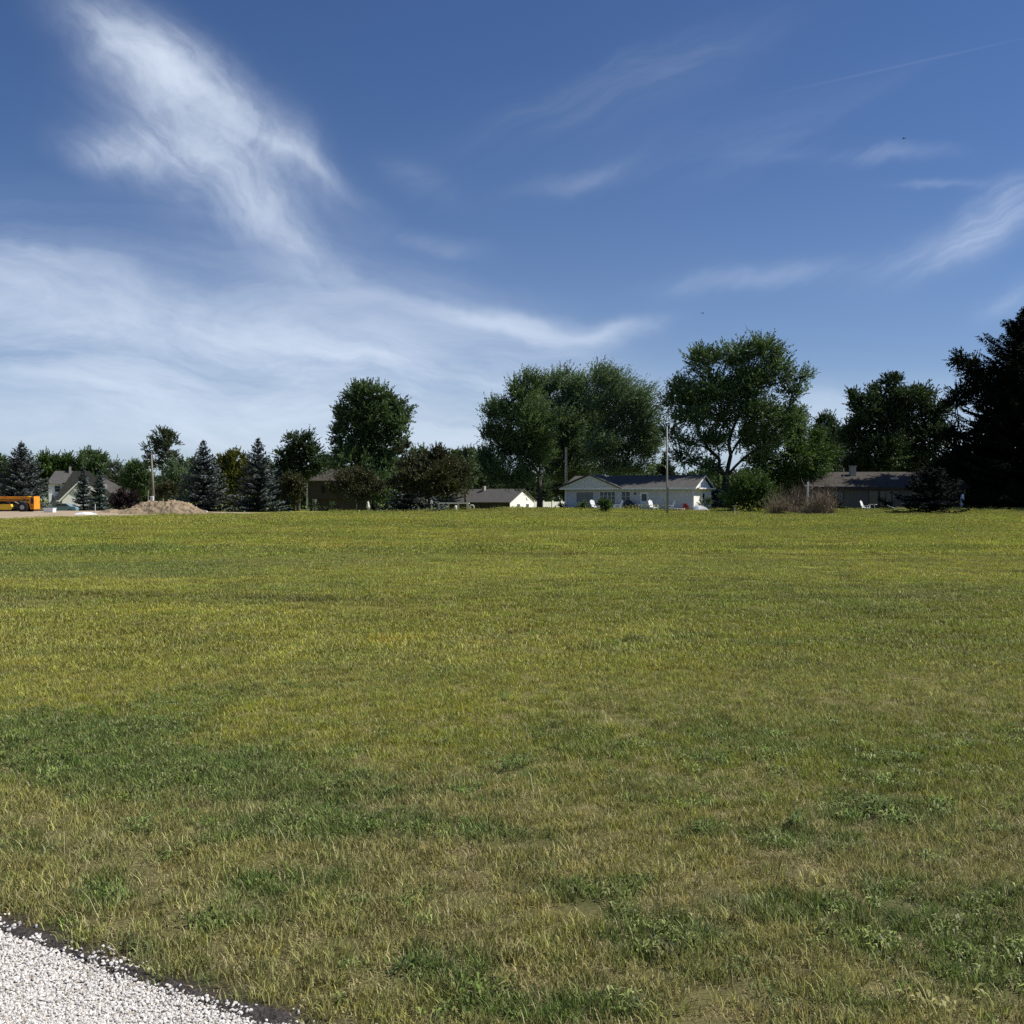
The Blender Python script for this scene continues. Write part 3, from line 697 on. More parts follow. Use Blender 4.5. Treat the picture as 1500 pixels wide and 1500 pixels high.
def conifer_mesh(H, Rr, seed, clear=.03, droop=.24, tw=(.42, .12), dens=1.0, power=.92, rag=.16, step=.50):
    r = NP(seed); cen = []; ax = []; nr = []; ln = []; wd = []; tn = []; br = []
    z = H * clear + .15
    while z < H - .15:
        t = z / H; Rl = Rr * (1 - t) ** power + .06; nb = int(max(6, min(16, 7 + Rl * 2.4)) * dens); ph = r.rand() * 6.28
        lay = 1 + rag * (r.rand() - .5)
        for b in range(nb):
            an = ph + 6.283 * b / nb + r.randn() * .18; Lb = Rl * lay * (1 + rag * r.randn() * .6); Lb = max(.12, Lb)
            up = .55 * t - droop * (1 - t) + .10 * r.randn(); z0 = z + r.randn() * step * .12
            dirh = np.array([math.cos(an), math.sin(an), 0.]); 
            m = max(3, int(Lb / .115)); s = (np.arange(m) + r.rand(m) * .8) / m; s = np.clip(.12 + .88 * s, 0, 1)
            zc = z0 + Lb * (up * s + .22 * s ** 2.5)
            c = dirh[None] * (Lb * s)[:, None]; c[:, 2] = zc
            br.append((z0, an, Lb, up))
            perp = np.array([-dirh[1], dirh[0], 0.]); sg = np.where(np.arange(m) % 2, 1, -1) * (.7 + .5 * r.rand(m))
            wid = (.16 + .38 * Lb * .5) * (1 - s) ** .6 + .12; wid = np.minimum(wid, .85)
            for q in (.15, .5, .9):
                lift = .06 * r.rand(m); cc = c + lift[:, None] * np.array([0, 0, 1.]) + perp[None] * (sg * wid * q)[:, None]; cc[:, 2] -= .10 * q * wid * 2 + .05 * r.rand(m)
                a = dirh[None] * .75 + perp[None] * (sg * .8)[:, None] + r.randn(m, 3) * .25 + np.array([0, 0, .12])
                cen.append(cc); ax.append(a); nr.append(r.randn(m, 3) * .28 + np.array([0, 0, 1.])); k = .7 + .6 * r.rand(m)
                ln.append(tw[0] * k * min(1, .45 + Lb * .35)); wd.append(tw[1] * k * 1.25); tn.append(np.clip(.10 + .75 * s * s + .35 * (r.rand(m) - .3), 0, 1))  # tint rises towards the tips to paint highlights on the boughs
            # hanging twigs below give the boughs thickness, tinted dark to paint shade
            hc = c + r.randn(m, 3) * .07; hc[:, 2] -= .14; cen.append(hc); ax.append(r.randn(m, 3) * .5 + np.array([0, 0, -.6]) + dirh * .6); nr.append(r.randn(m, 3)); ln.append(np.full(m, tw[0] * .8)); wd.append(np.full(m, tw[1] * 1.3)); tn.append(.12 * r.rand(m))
        z += step * (.75 + .5 * r.rand()) * (.75 + .5 * (1 - t))
    m = 14; cc = np.zeros((m, 3)); cc[:, 2] = H - .5 + .6 * np.arange(m) / m; cen.append(cc); ax.append(r.randn(m, 3) * .45 + np.array([0, 0, .8])); nr.append(r.randn(m, 3)); ln.append(np.full(m, .3)); wd.append(np.full(m, .07)); tn.append(np.full(m, .6))
    cen, ax, nr = map(np.concatenate, (cen, ax, nr)); ln, wd, tn = map(np.concatenate, (ln, wd, tn)); N = len(ln)
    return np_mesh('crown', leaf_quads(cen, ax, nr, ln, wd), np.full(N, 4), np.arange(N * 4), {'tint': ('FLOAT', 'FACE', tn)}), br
def conifer(label, d, px, top, halfw, needle='spruce_needle', seed=1, name='spruce_tree', cat='spruce', group=None, base_z=None, **kw):
    b = at(px, d, base_z); H = zz(top, d) - b.z; Rr = halfw * d / F
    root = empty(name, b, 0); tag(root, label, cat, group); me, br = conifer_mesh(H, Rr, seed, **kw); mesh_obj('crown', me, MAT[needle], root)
    tb = MB(); tb.tube([(0, 0, -.2), (0, 0, H * .5), (0, 0, H * .97)], [.022 * H + .05, .012 * H + .02, .01], 7)
    for (z0, an, Lb, up) in br[::2]:
        if Lb > .5: tb.tube([(0, 0, z0), (math.cos(an) * Lb * .6, math.sin(an) * Lb * .6, z0 + up * Lb * .6)], [.03, .012], 3, cap=False)
    tb.build('trunk', MAT['dark_bark'], root); return root

GB_ = 'trees standing behind the houses'
# --- far left group
broadleaf('deciduous_tree', 'olive green round tree at the far left behind the tallest left spruce', 'tree', 165, -8, auto_lobes(-8, 664, 70, 735, 3, 6), 'bright_leaf', seed=2, group=GB_, sprays=5, leaf=(.40, .20))
broadleaf('deciduous_tree', 'mid green tree left of the dormered grey roof', 'tree', 250, 84, auto_lobes(84, 662, 76, 740, 5, 6), 'bright_leaf', seed=3, group=GB_, sprays=3.2, leaf=(.5, .26), slen=1.8)
broadleaf('deciduous_tree', 'taller dark rounded tree rising over the grey house roof', 'tree', 252, 134, auto_lobes(134, 651, 62, 740, 6, 7), 'maple_leaf', seed=4, group=GB_, sprays=3.6, leaf=(.5, .26), slen=1.8)
broadleaf('deciduous_tree', 'small airy grey green tree right of the rounded tree over the roof', 'tree', 240, 172, auto_lobes(172, 665, 34, 735, 7, 5), 'pale_leaf', seed=5, group=GB_, sprays=2.6, leaf=(.45, .22), slen=1.6)
broadleaf('deciduous_tree', 'low dark green tree left of the thin tall poplar', 'tree', 215, 200, auto_lobes(200, 672, 52, 745, 8, 6), 'maple_leaf', seed=6, group=GB_, sprays=4, leaf=(.42, .22), slen=1.6)
broadleaf('deciduous_tree', 'tall see-through poplar with a pale bare trunk behind the dirt mound', 'tree', 175, 238, [(236, 642, 19, 14), (222, 655, 12, 10), (252, 652, 13, 11), (238, 662, 18, 10), (216, 667, 8, 6), (256, 668, 10, 7), (240, 684, 9, 10), (238, 636, 12, 9), (229, 648, 12, 9), (247, 641, 12, 9), (245, 672, 16, 10), (226, 676, 12, 8)], 'pale_leaf', 'pale_bark', seed=7, sprays=4.6, leaf=(.30, .16), slen=.9, clump=.8, h0=9.0, r0=.16, sub=7)
broadleaf('deciduous_tree', 'feathery mid green tree at the right foot of the see-through poplar', 'tree', 160, 262, auto_lobes(262, 668, 58, 748, 10, 6), 'willow_leaf', seed=8, group=GB_, sprays=5, leaf=(.36, .14))
broadleaf('plum_tree', 'small purplish brown ornamental tree behind the dirt mound', 'tree', 132, 246, auto_lobes(246, 704, 42, 738, 11, 5), 'bronze_leaf', seed=9, sprays=9, leaf=(.22, .12), slen=.8, r0=.09, h0=1.1)
broadleaf('deciduous_tree', 'yellow green tree between the two big blue spruces', 'tree', 165, 345, auto_lobes(345, 657, 66, 748, 12, 7), 'yellow_leaf', seed=10, group=GB_, sprays=5.5, leaf=(.36, .2))
broadleaf('deciduous_tree', 'dark maple with a rugged top right of the second big spruce', 'tree', 150, 437, [(437, 655, 24, 18), (420, 668, 18, 16), (457, 668, 18, 18), (437, 685, 32, 20), (425, 645, 10, 7), (448, 643, 9, 7), (468, 685, 12, 14), (412, 690, 12, 14), (425, 706, 20, 16)], 'dark_leaf', seed=11, group=GB_, sprays=7, leaf=(.34, .18), r0=.28)
broadleaf('crabapple_tree', 'reddish brown low tree beside the brown house', 'tree', 128, 432, auto_lobes(427, 690, 46, 748, 14, 6), 'bronze_leaf', seed=12, sprays=9, leaf=(.24, .13), slen=.9, r0=.12)
broadleaf('columnar_oak_tree', 'tall dark broad-shouldered tree standing alone behind the brown house', 'tree', 135, 548,
          [(540, 583, 32, 20), (562, 586, 20, 16), (520, 578, 16, 12), (510, 612, 24, 18), (578, 606, 24, 20), (545, 615, 42, 30), (500, 640, 16, 16), (590, 618, 13, 16), (545, 655, 48, 34), (588, 640, 16, 14), (520, 680, 34, 24), (570, 688, 34, 26), (545, 715, 40, 22), (500, 668, 12, 10)],
          'maple_leaf', 'dark_bark', seed=13, sprays=8.5, leaf=(.32, .17), r0=.42, h0=2.6)
broadleaf('crabapple_tree', 'olive brown bushy tree in front of the brown house', 'tree', 118, 524, auto_lobes(522, 686, 88, 740, 16, 8), 'bronze_leaf', seed=14, sprays=9, leaf=(.22, .12), slen=.9, r0=.13)
broadleaf('crabapple_tree', 'wide bronze olive tree with low boughs left of the small white gable', 'tree', 114, 628, [(600, 690, 26, 22), (640, 680, 32, 22), (668, 692, 26, 20), (620, 715, 38, 16), (662, 716, 30, 14), (640, 665, 20, 10), (582, 705, 14, 16), (595, 660, 14, 8), (630, 700, 44, 22)], 'bronze_leaf', seed=15, sprays=10, leaf=(.22, .12), slen=.9, r0=.16, h0=1.0)
broadleaf('deciduous_tree', 'mid green tree peeking out above the bronze crabapple', 'tree', 175, 612, auto_lobes(612, 650, 60, 735, 18, 6), 'maple_leaf', seed=16, group=GB_, sprays=5, leaf=(.4, .2))
broadleaf('deciduous_tree', 'dull green tree just left of the big willow group', 'tree', 180, 682, auto_lobes(680, 646, 62, 738, 19, 7), 'willow_leaf', seed=17, group=GB_, sprays=5, leaf=(.4, .2))
# --- the three big wind-combed trees behind the pale ranch house
WN = (.55, 0, .25)
broadleaf('silver_maple_tree', 'left tree of the big combed group with a lumpy left outline', 'tree', 128, 790,
          [(725, 606, 18, 12), (768, 582, 26, 26), (745, 612, 30, 22), (715, 635, 14, 12), (780, 620, 34, 34), (735, 650, 32, 24), (770, 665, 36, 26), (722, 682, 22, 20), (775, 560, 16, 14), (750, 700, 36, 18), (790, 650, 24, 40)],
          'maple_leaf', seed=21, sprays=8.5, leaf=(.32, .14), slen=1.9, up=.6, wind=(.25, 0, .3), outw=.65, r0=.34, h0=4.2)
broadleaf('silver_maple_tree', 'middle tree of the big combed group with a light feathery top', 'tree', 134, 838,
          [(822, 566, 30, 16), (800, 588, 26, 24), (845, 592, 34, 28), (820, 625, 42, 34), (800, 665, 30, 30), (845, 665, 40, 32), (875, 560, 22, 12), (865, 620, 26, 28), (830, 695, 50, 18)],
          'willow_leaf', seed=22, sprays=8.5, leaf=(.36, .12), slen=2.3, up=.7, wind=(.55, 0, .2), outw=.5, r0=.36, h0=3.6)
broadleaf('willow_tree', 'right tree of the big combed group blown towards the right', 'tree', 126, 893,
          [(878, 560, 22, 16), (900, 580, 28, 24), (925, 590, 26, 26), (940, 620, 18, 30), (905, 625, 40, 34), (880, 660, 34, 26), (930, 660, 30, 22), (948, 648, 14, 20), (900, 690, 50, 12), (868, 590, 20, 24)],
          'willow_leaf', seed=23, sprays=8.0, leaf=(.38, .11), slen=2.6, up=.35, wind=(.85, 0, .25), outw=.5, r0=.36, h0=3.0)
# --- great maple over the ranch house's right end
broadleaf('silver_maple_tree', 'tallest spreading maple with forked trunk and sky holes over the ranch house end', 'tree', 116, 1064,
          [(1030, 532, 30, 18), (1075, 520, 36, 18), (1118, 512, 32, 18), (1000, 572, 28, 18), (1045, 570, 38, 26), (1095, 560, 40, 28), (1138, 545, 26, 22), (1172, 552, 14, 8), (1160, 578, 20, 10), (1012, 610, 34, 16), (1060, 615, 28, 18), (1110, 610, 36, 28), (1150, 612, 24, 22), (985, 640, 18, 10), (1030, 645, 22, 9), (1005, 672, 24, 10), (1120, 650, 34, 22), (1040, 685, 26, 8), (990, 590, 22, 10), (1050, 652, 18, 12), (1085, 640, 20, 14), (1088, 585, 30, 20), (1010, 650, 16, 8), (1025, 590, 26, 16)],
          'maple_leaf', 'dark_bark', seed=24, sprays=8.0, leaf=(.32, .14), slen=1.5, up=.3, wind=(.12, 0, .1), r0=.50, h0=3.8, clump=.62, sub=6)
broadleaf('deciduous_tree', 'lower fresh green tree hanging its right flank over the brush heap', 'tree', 121, 1155,
          [(1150, 620, 34, 24), (1180, 640, 26, 22), (1170, 670, 40, 26), (1120, 680, 34, 22), (1202, 672, 18, 22), (1140, 705, 30, 16), (1185, 698, 26, 10)],
          'bright_leaf', seed=25, sprays=9, leaf=(.30, .13), slen=1.4, up=0, wind=(.35, 0, -.15), r0=.3, h0=2.5)
broadleaf('deciduous_tree', 'narrow dark tree between the tallest maple and the dense round oak', 'tree', 165, 1212, auto_lobes(1212, 597, 56, 735, 27, 8), 'dark_leaf', seed=26, group=GB_, sprays=6, leaf=(.38, .19), slen=1.5)
broadleaf('oak_tree', 'dense round dark tree above the low tan house', 'tree', 140, 1318,
          [(1265, 600, 28, 24), (1300, 580, 32, 22), (1340, 582, 34, 22), (1375, 600, 24, 24), (1255, 640, 26, 30), (1310, 620, 44, 34), (1365, 640, 36, 34), (1290, 665, 40, 34), (1340, 680, 44, 30), (1260, 690, 28, 26), (1310, 560, 18, 8), (1250, 585, 12, 14)],
          'dark_leaf', 'dark_bark', seed=27, sprays=9, leaf=(.34, .18), slen=1.1, up=.3, r0=.4, h0=2.8)
broadleaf('deciduous_tree', 'open dark tree with ragged twiggy boughs left of the black spruce', 'tree', 120, 1445,
          [(1425, 540, 22, 12), (1408, 525, 16, 8), (1440, 560, 30, 18), (1412, 575, 24, 10), (1455, 590, 30, 20), (1400, 590, 14, 10), (1440, 632, 16, 14), (1472, 620, 30, 30), (1398, 640, 16, 14), (1430, 665, 44, 22), (1470, 670, 30, 30), (1400, 690, 34, 26), (1450, 712, 40, 22)],
          'backlit_leaf', 'dark_bark', seed=28, sprays=9, leaf=(.32, .15), slen=1.3, up=.2, clump=.7, r0=.3, h0=2.0)
# --- spruces
conifer('tall wide blue spruce at the left edge behind the orange telehandler', 128, 31, 646, 50, seed=41)
conifer('big blue spruce right of the dirt mound', 126, 298, 645, 45, seed=42)
conifer('big blue spruce right of the yellow green tree', 124, 378, 642, 43, seed=43)
conifer('smaller teal spruce leaning on the right flank of the second big spruce', 134, 408, 682, 26, 'teal_needle', seed=44)
conifer('young spruce in front of the dormered house, left of the pair', 165, 122, 682, 19, seed=45)
conifer('young spruce in front of the dormered house, right of the pair', 162, 146, 688, 19, 'teal_needle', seed=46)
conifer('short dark spruce half hidden under the wide bronze crabapple', 120, 602, 700, 46, 'spruce_needle', seed=47, power=.6)
conifer('very tall black spruce cut by the right edge of the view', 116, 1502, 452, 100, 'backlit_needle', seed=48, power=.72, rag=.42, step=.5, tw=(.6, .12), dens=1.15)
conifer('squat black spruce in front of the tan house', 103, 1362, 690, 50, 'backlit_needle', seed=49, power=.6, rag=.3)
conifer('narrow dark spruce tip behind the ranch house roof gap', 150, 974, 660, 30, 'backlit_needle', seed=50)

# --- dark understorey between and behind the houses
UND = [(10, 712, 90, 175), (478, 684, 80, 178), (700, 690, 90, 222), (760, 694, 100, 225), (850, 688, 90, 172), (935, 692, 90, 172), (1010, 700, 60, 150),
       (1090, 690, 80, 150), (1160, 690, 80, 158), (1235, 680, 80, 150), (1300, 672, 90, 165), (1385, 676, 90, 150), (1462, 672, 110, 145), (300, 690, 90, 190), (565, 690, 80, 172), (650, 684, 80, 226)]
names = ['far left edge behind the orange boom', 'brown house roof', 'bronze crabapple, small gable side', 'small gabled house roof', 'ranch house front gable', 'middle of the ranch house roof', 'ranch house end gable', 'forked trunk of the tallest maple',
         'brush heap', 'left end of the tan house', 'chimney of the tan house', 'right end of the tan house', 'black spruce at the right edge', 'space between the two big blue spruces', 'foot of the tall broad-shouldered tree', 'bronze crabapple, willow side']
for i, ((px, top, w, d), nm) in enumerate(zip(UND, names)):
    broadleaf('understorey_tree', 'low dark bushy tree behind the ' + nm, 'tree', d, px, auto_lobes(px, top, w, 752, 90 + i, 7), 'dark_leaf', 'dark_bark', seed=60 + i, group='dark low trees behind the houses', sprays=4.2, leaf=(.42, .22), slen=1.4, h0=1.2, r0=.15, sub=2)
MID = [(45, 674, 84, 262, 'between the left edge spruce and the dormered house', 'maple_leaf'), (205, 674, 70, 268, 'left of the crossarm pole top', 'dark_leaf'), (276, 670, 62, 240, 'beyond the gap between poplar and first big spruce', 'maple_leaf'), (322, 672, 60, 235, 'behind the left skirt of the yellow green tree', 'dark_leaf'), (400, 672, 66, 230, 'between the second big spruce and the rugged dark maple', 'maple_leaf'), (482, 664, 66, 225, 'between the rugged dark maple and the tall broad-shouldered tree', 'dark_leaf'),
       (655, 656, 76, 195, 'above the right half of the bronze crabapple', 'maple_leaf'), (706, 654, 66, 205, 'at the left foot of the combed group', 'dark_leaf'), (965, 676, 66, 200, 'seen low between the combed group and the tallest maple', 'dark_leaf'), (1200, 642, 70, 185, 'behind the right flank of the fresh green tree', 'dark_leaf'), (1245, 640, 60, 190, 'left of the dense round oak', 'dark_leaf'), (1400, 650, 70, 190, 'between the dense round oak and the ragged open tree', 'backlit_leaf'), (1030, 690, 90, 205, 'low behind the ranch house end gable, far off', 'maple_leaf')]
for i, (px, top, w, d, nm, lf) in enumerate(MID):
    broadleaf('background_tree', 'distant green tree ' + nm, 'tree', d, px, auto_lobes(px, top, w, 748, 190 + i, 7), lf, 'dark_bark', seed=160 + i, group='distant trees filling the gaps', sprays=3.2, leaf=(.46, .24), slen=1.5, h0=1.2, r0=.2, sub=2)
def woodland():
    r = NP(77); L = []
    for x in np.arange(-260, 270, 7.0):
        h = 6 + 5 * r.rand(); L.append((x + r.randn() * 2, 285 + r.randn() * 8, -2 + h * .5, 6 + 2 * r.rand(), 5, h * .62))
    me, O = crown_mesh('woodland', L, 5, leaf=(1.0, .55), sprays=1.1, K=9, slen=2.6)
    tag(mesh_obj('woodland', me, MAT['maple_leaf']), 'far belt of dark woodland closing the horizon behind every house', 'woodland', kind='stuff')
woodland()

# ------------------------------------------------------------------ houses
def window(parent, x, z, w, h, y, panes=(1, 1), glass='glass', frame='trim', side=None):
    """window in a wall: side None = front (facing -y) at y; 'e' = end wall facing +x at x=y (then x is the y position); 'w' = facing -x"""
    def bx(mb, a0, a1, o0, o1, z0, z1):
        if side is None: mb.box(a0, a1, y - o1, y - o0, z0, z1)
        elif side == 'e': mb.box(y + o0, y + o1, a0, a1, z0, z1)
        else: mb.box(y - o1, y - o0, a0, a1, z0, z1)
    f = MB(); t = .07
    bx(f, x - w/2 - t, x - w/2, -.02, .05, z - h/2 - t, z + h/2 + t); bx(f, x + w/2, x + w/2 + t, -.02, .05, z - h/2 - t, z + h/2 + t)
    bx(f, x - w/2, x + w/2, -.02, .05, z + h/2, z + h/2 + t); bx(f, x - w/2, x + w/2, -.02, .07, z - h/2 - t, z - h/2)
    for i in range(1, panes[0]): q = x - w/2 + w * i / panes[0]; bx(f, q - .025, q + .025, -.02, .035, z - h/2, z + h/2)
    for i in range(1, panes[1]): q = z - h/2 + h * i / panes[1]; bx(f, x - w/2, x + w/2, -.02, .032, q - .02, q + .02)
    fo = f.build('window', MAT[frame], parent); p = MB(); bx(p, x - w/2, x + w/2, -.02, .012, z - h/2, z + h/2); p.build('pane', MAT[glass], fo); return fo
def gable_roof(L0, L1, D0, D1, eave, ridge, oh=.45, th=.16, ohx=.35):
    m = MB(); yc_ = (D0 + D1) / 2; sl = (ridge - eave) / (yc_ - D0)
    for sgn in (0, 1):
        ye = D0 - oh if sgn == 0 else D1 + oh; ze = eave - sl * oh
        poly = [(ye, ze), (yc_, ridge), (yc_, ridge + th), (ye, ze + th)]
        m.prism(poly, L0 - ohx, L1 + ohx, 'x')
    return m
def gable_walls(L0, L1, D0, D1, eave, ridge, base=-.6):
    m = MB(); m.prism([(D0, base), (D1, base), (D1, eave), ((D0 + D1) / 2, ridge - .02), (D0, eave)], L0, L1, 'x'); return m

# pale ranch house with a front gable (the middle of the picture)
ca = Vector((5.98, 115, 0)); cb = Vector((19.33, 109, 0)); ang = math.atan2(cb.y - ca.y, cb.x - ca.x); LN = (cb - ca).length; ZB = .28
ranch = empty('ranch_house', (ca.x, ca.y, ZB), ang)
tag(ranch, 'long white ranch house, front greyed for shade, with a low front gable and a sunlit white right end', 'house')
DP = 8.0; EV = 2.45; RG = 3.75
w_ = gable_walls(0, LN, 0, DP, EV, RG); w_.build('wall', MAT['siding'], ranch)
ew = MB(); ew.prism([(.0, -.6), (DP, -.6), (DP, EV), (DP / 2, RG - .04), (0, EV)], LN + .003, LN + .03, 'x'); tag(ew.build('end_wall', MAT['white_siding'], ranch), 'sunlit white end wall')  # same boards in a lighter colour, painting the sunlight on this end
rf = gable_roof(0, LN, 0, DP, EV, RG).build('roof', MAT['dark_shingle'], ranch)
# front gable at the left end, standing a little proud of the wall
FG = 6.4; fx = 3.1; gp_z = 3.85
g = MB(); g.prism([(-.45, EV + .02), (FG, EV + .02), (fx, gp_z)], -.62, -.55, 'y'); tag(g.build('gable', MAT['siding'], ranch), 'low pale front gable')
rr_ = MB()
for (a, b_) in (((-.85, EV - .10), (fx, gp_z + .05)), ((fx, gp_z + .05), (FG + .4, EV - .10))):
    rr_.prism([a, b_, (b_[0], b_[1] + .13), (a[0], a[1] + .13)], -.85, 3.6, 'y')
rr_.build('gable_roof', MAT['shingle'], ranch)
tr_ = MB(); tr_.box(-.5, LN + .4, -.60, -.46, EV - .16, EV + .02); tr_.box(-.02, .10, -.035, -.003, -.3, EV - .1); tr_.box(LN - .10, LN + .02, -.035, -.003, -.3, EV - .1); tr_.build('fascia', MAT['trim'], ranch)
er = MB()
for (a, b_) in (((-.45, EV - .14), (DP / 2, RG - .01)), ((DP / 2, RG - .01), (DP + .45, EV - .14))): er.prism([a, b_, (b_[0], b_[1] + .15), (a[0], a[1] + .15)], LN + .355, LN + .385, 'x')
er.box(LN + .04, LN + .6, .2, DP - .2, EV - .12, EV + .02); er.build('rake_board', MAT['white_paint'], ranch)
window(ranch, 2.35, 1.45, 2.0, 1.10, 0, (1, 1), 'curtain'); window(ranch, 5.0, 1.35, 1.75, 1.35, 0, (4, 3), 'glass'); window(ranch, 7.1, 1.55, .95, 1.0, 0, (2, 2), 'glass')
dr = MB(); dr.box(8.75, 9.65, -.05, .01, -.05, 2.0); dr = dr.build('door', MAT['white_paint'], ranch)
dg = MB(); dg.box(8.92, 9.48, -.065, -.045, 1.05, 1.80); dg.build('pane', MAT['glass'], dr); dk = MB(); dk.tube([(9.56, -.05, .95), (9.56, -.13, .95)], .03, 8); dk.build('handle', MAT['steel_dark'], dr)
window(ranch, 4.2, 1.3, .9, 1.1, LN + .03, (1, 2), 'glass', side='e')
ds = MB(); ds.tube([(.18, -.52, EV - .1), (.18, -.10, EV - .35), (.18, -.07, .1)], .04, 6); ds.build('downspout', MAT['white_paint'], ranch)
mt = MB(); mt.box(8.1, 8.2, -.12, -.003, 1.7, 1.95); mt.build('wall_light', MAT['black_plastic'], ranch)
vt = MB(); vt.tube([(8.5, 3.2, RG - .5), (8.5, 3.2, RG + .25)], .06, 8); vt.build('vent_pipe', MAT['steel_dark'], rf)
def on_ranch(x, y, z=0):
    p = Matrix.Rotation(ang, 4, 'Z') @ Vector((x, y, 0)); return Vector((ca.x + p.x, ca.y + p.y, float(gz(ca.x + p.x, ca.y + p.y)) + z))

# small house with the bright gable
SH = Vector((-2.6, 196, 0)); zb = float(gz(SH.x, SH.y)) 
cot = empty('cottage', (2.45, 190.5, zb), R(0)); tag(cot, 'small low house with a sunlit white gable and a grey roof', 'house')
an2 = R(-52); Lc, Dc = 19.5, 9.0
# local x runs away to the left behind the gable: end wall facing +x is the bright one
cot.rotation_euler = (0, 0, R(-32)); cot.location = (-.4 - 17.5 * math.cos(R(-32)) * 1.0, 187 - 17.5 * math.sin(R(-32)), zb)
gable_walls(0, 17.5, 0, 9, 2.7, 4.9).build('wall', MAT['brown_siding'], cot)  # dark brown paints the shade on the long wall
e2 = MB(); e2.prism([(0, -.6), (9, -.6), (9, 2.7), (4.5, 4.86), (0, 2.7)], 17.503, 17.55, 'x'); tag(e2.build('end_wall', MAT['white_siding'], cot), 'bright white gable end')
crf = gable_roof(0, 17.5, 0, 9, 2.7, 4.9, .6).build('roof', MAT['shingle'], cot)
ch = MB(); ch.box(9, 9.5, 3.6, 4.2, 4.2, 5.6); ch.build('chimney', MAT['stone'], crf)
window(cot, 2.9, 1.6, .9, 1.2, 17.55, (2, 2), 'glass', side='e'); window(cot, 6.1, 1.6, .9, 1.2, 17.55, (2, 2), 'glass', side='e')
for k in range(4): window(cot, 3 + 3.6 * k, 1.5, 1.4, 1.2, 0, (2, 1), 'glass', 'steel_dark')
pg = empty('pergola', (-9.6, 168, float(gz(-9.6, 168)))); tag(pg, 'thin pale patio canopy frame in front of the small gabled house', 'pergola')
b_ = MB(); b_.box(-2.6, 2.6, -1.5, 1.5, 2.05, 2.2); b_.build('canopy', MAT['trim'], pg)
for x in (-2.4, -.8, .8, 2.4):
    for y in (-1.35, 1.35):
        b_ = MB(); b_.box(x - .05, x + .05, y - .05, y + .05, -.1, 2.05); b_.build('post', MAT['trim'], pg)
# white vinyl fence right of it
fe = empty('vinyl_fence', (0, 0, 0)); tag(fe, 'white board fence right of the small bright gable', 'fence')
fx0, fx1, fy = 4.6, 9.9, 150.0; fz = float(gz(7, fy)); fe.location = (fx0 - 1.4, fy - 2, fz); fe.rotation_euler = (0, 0, R(38))
b_ = MB()
for k in range(46): b_.box(k * .148 + .01, k * .148 + .146, -.015, .015, .12 + (0.0), 1.52 + .01 * (k % 2))
b_.build('board_panel', MAT['white_paint'], fe)
for k in range(5):
    b_ = MB(); b_.box(k * 1.70 - .07, k * 1.76 + .07, -.085, -.02, -.2, 1.65); b_.prism([(k * 1.76 - .08, 1.65), (k * 1.76 + .08, 1.65), (k * 1.76, 1.75)], -.09, -.015, 'y'); b_.build('post', MAT['white_paint'], fe)

# low tan house on the right
tan = empty('tan_house', at(1182, 118, .25)); tan.rotation_euler = (0, 0, R(-1.5)); tag(tan, 'long low tan ranch house in deep tree shade at the right', 'house')
LT = 18.0
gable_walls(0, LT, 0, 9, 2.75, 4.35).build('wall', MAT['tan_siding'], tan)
trf = gable_roof(0, LT, 0, 9, 2.75, 4.35, .55).build('roof', MAT['brown_shingle'], tan)
b_ = MB(); b_.box(5.9, 6.55, 3.0, 3.6, 3.6, 5.1); b_.box(5.84, 6.61, 2.94, 3.66, 5.1, 5.2); b_.build('chimney', MAT['stone'], trf)
b_ = MB(); b_.tube([(4.9, 2.4, 3.6), (4.9, 2.4, 4.9)], .05, 8); b_.build('vent_pipe', MAT['galv'], trf)
b_ = MB(); b_.box(10.2, 11.1, 1.9, 2.5, 3.5, 3.78); b_.build('roof_vent', MAT['galv'], trf)
b_ = MB(); b_.box(-.35, LT + .35, -.68, -.56, 2.42, 2.60); b_.build('fascia', MAT['steel_dark'], tan)
window(tan, 3.6, 1.55, 1.1, 1.2, 0, (2, 1), 'curtain', 'steel_dark'); window(tan, 7.6, 1.25, 1.0, 1.9, 0, (1, 1), 'glass', 'steel_dark'); window(tan, 9.0, 1.2, 1.3, 2.0, 0, (2, 1), 'glass', 'steel_dark'); window(tan, 13, 1.5, 1.6, 1.2, 0, (2, 1), 'glass', 'steel_dark')
b_ = MB(); b_.prism([(-.0, -.6), (9, -.6), (9, 2.75), (4.5, 4.3), (0, 2.75)], LT + .003, LT + .04, 'x'); tag(b_.build('end_wall', MAT['white_siding'], tan), 'end wall coloured white as sunlit, seen as a sliver')  # white boards paint sunlight on this end of the tan house

# dark brown two-storey house among the trees
bh = empty('brown_house', at(450, 160, None)); bh.rotation_euler = (0, 0, R(4)); tag(bh, 'dark brown two-storey house with white posts under the trees', 'house')
zr = bh.location.z
b_ = MB(); b_.box(0, 9.5, .4, 8.5, 2.5 - zr * 0, 5.35); b_.build('wall', MAT['brown_siding'], bh)
b_ = MB(); b_.box(.3, 9.3, .8, 8.3, -.5, 2.5); b_.build('lower_wall', MAT['brown_siding'], bh)  # lower storey coloured dark brown to paint deeper shade
b_ = MB(); b_.add([(-.5, 0, 5.35), (10, 0, 5.35), (10, 9, 5.35), (-.5, 9, 5.35), (3.2, 4.5, 7.3), (6.3, 4.5, 7.3), (-.5, 0, 5.25), (10, 0, 5.25), (10, 9, 5.25), (-.5, 9, 5.25)],
       [(0,1,5,4), (1,2,5), (2,3,4,5), (3,0,4), (9,8,7,6), (0,6,7,1), (1,7,8,2), (2,8,9,3), (3,9,6,0)]); b_.build('roof', MAT['brown_shingle'], bh)  # darker shingle paints shade on this roof
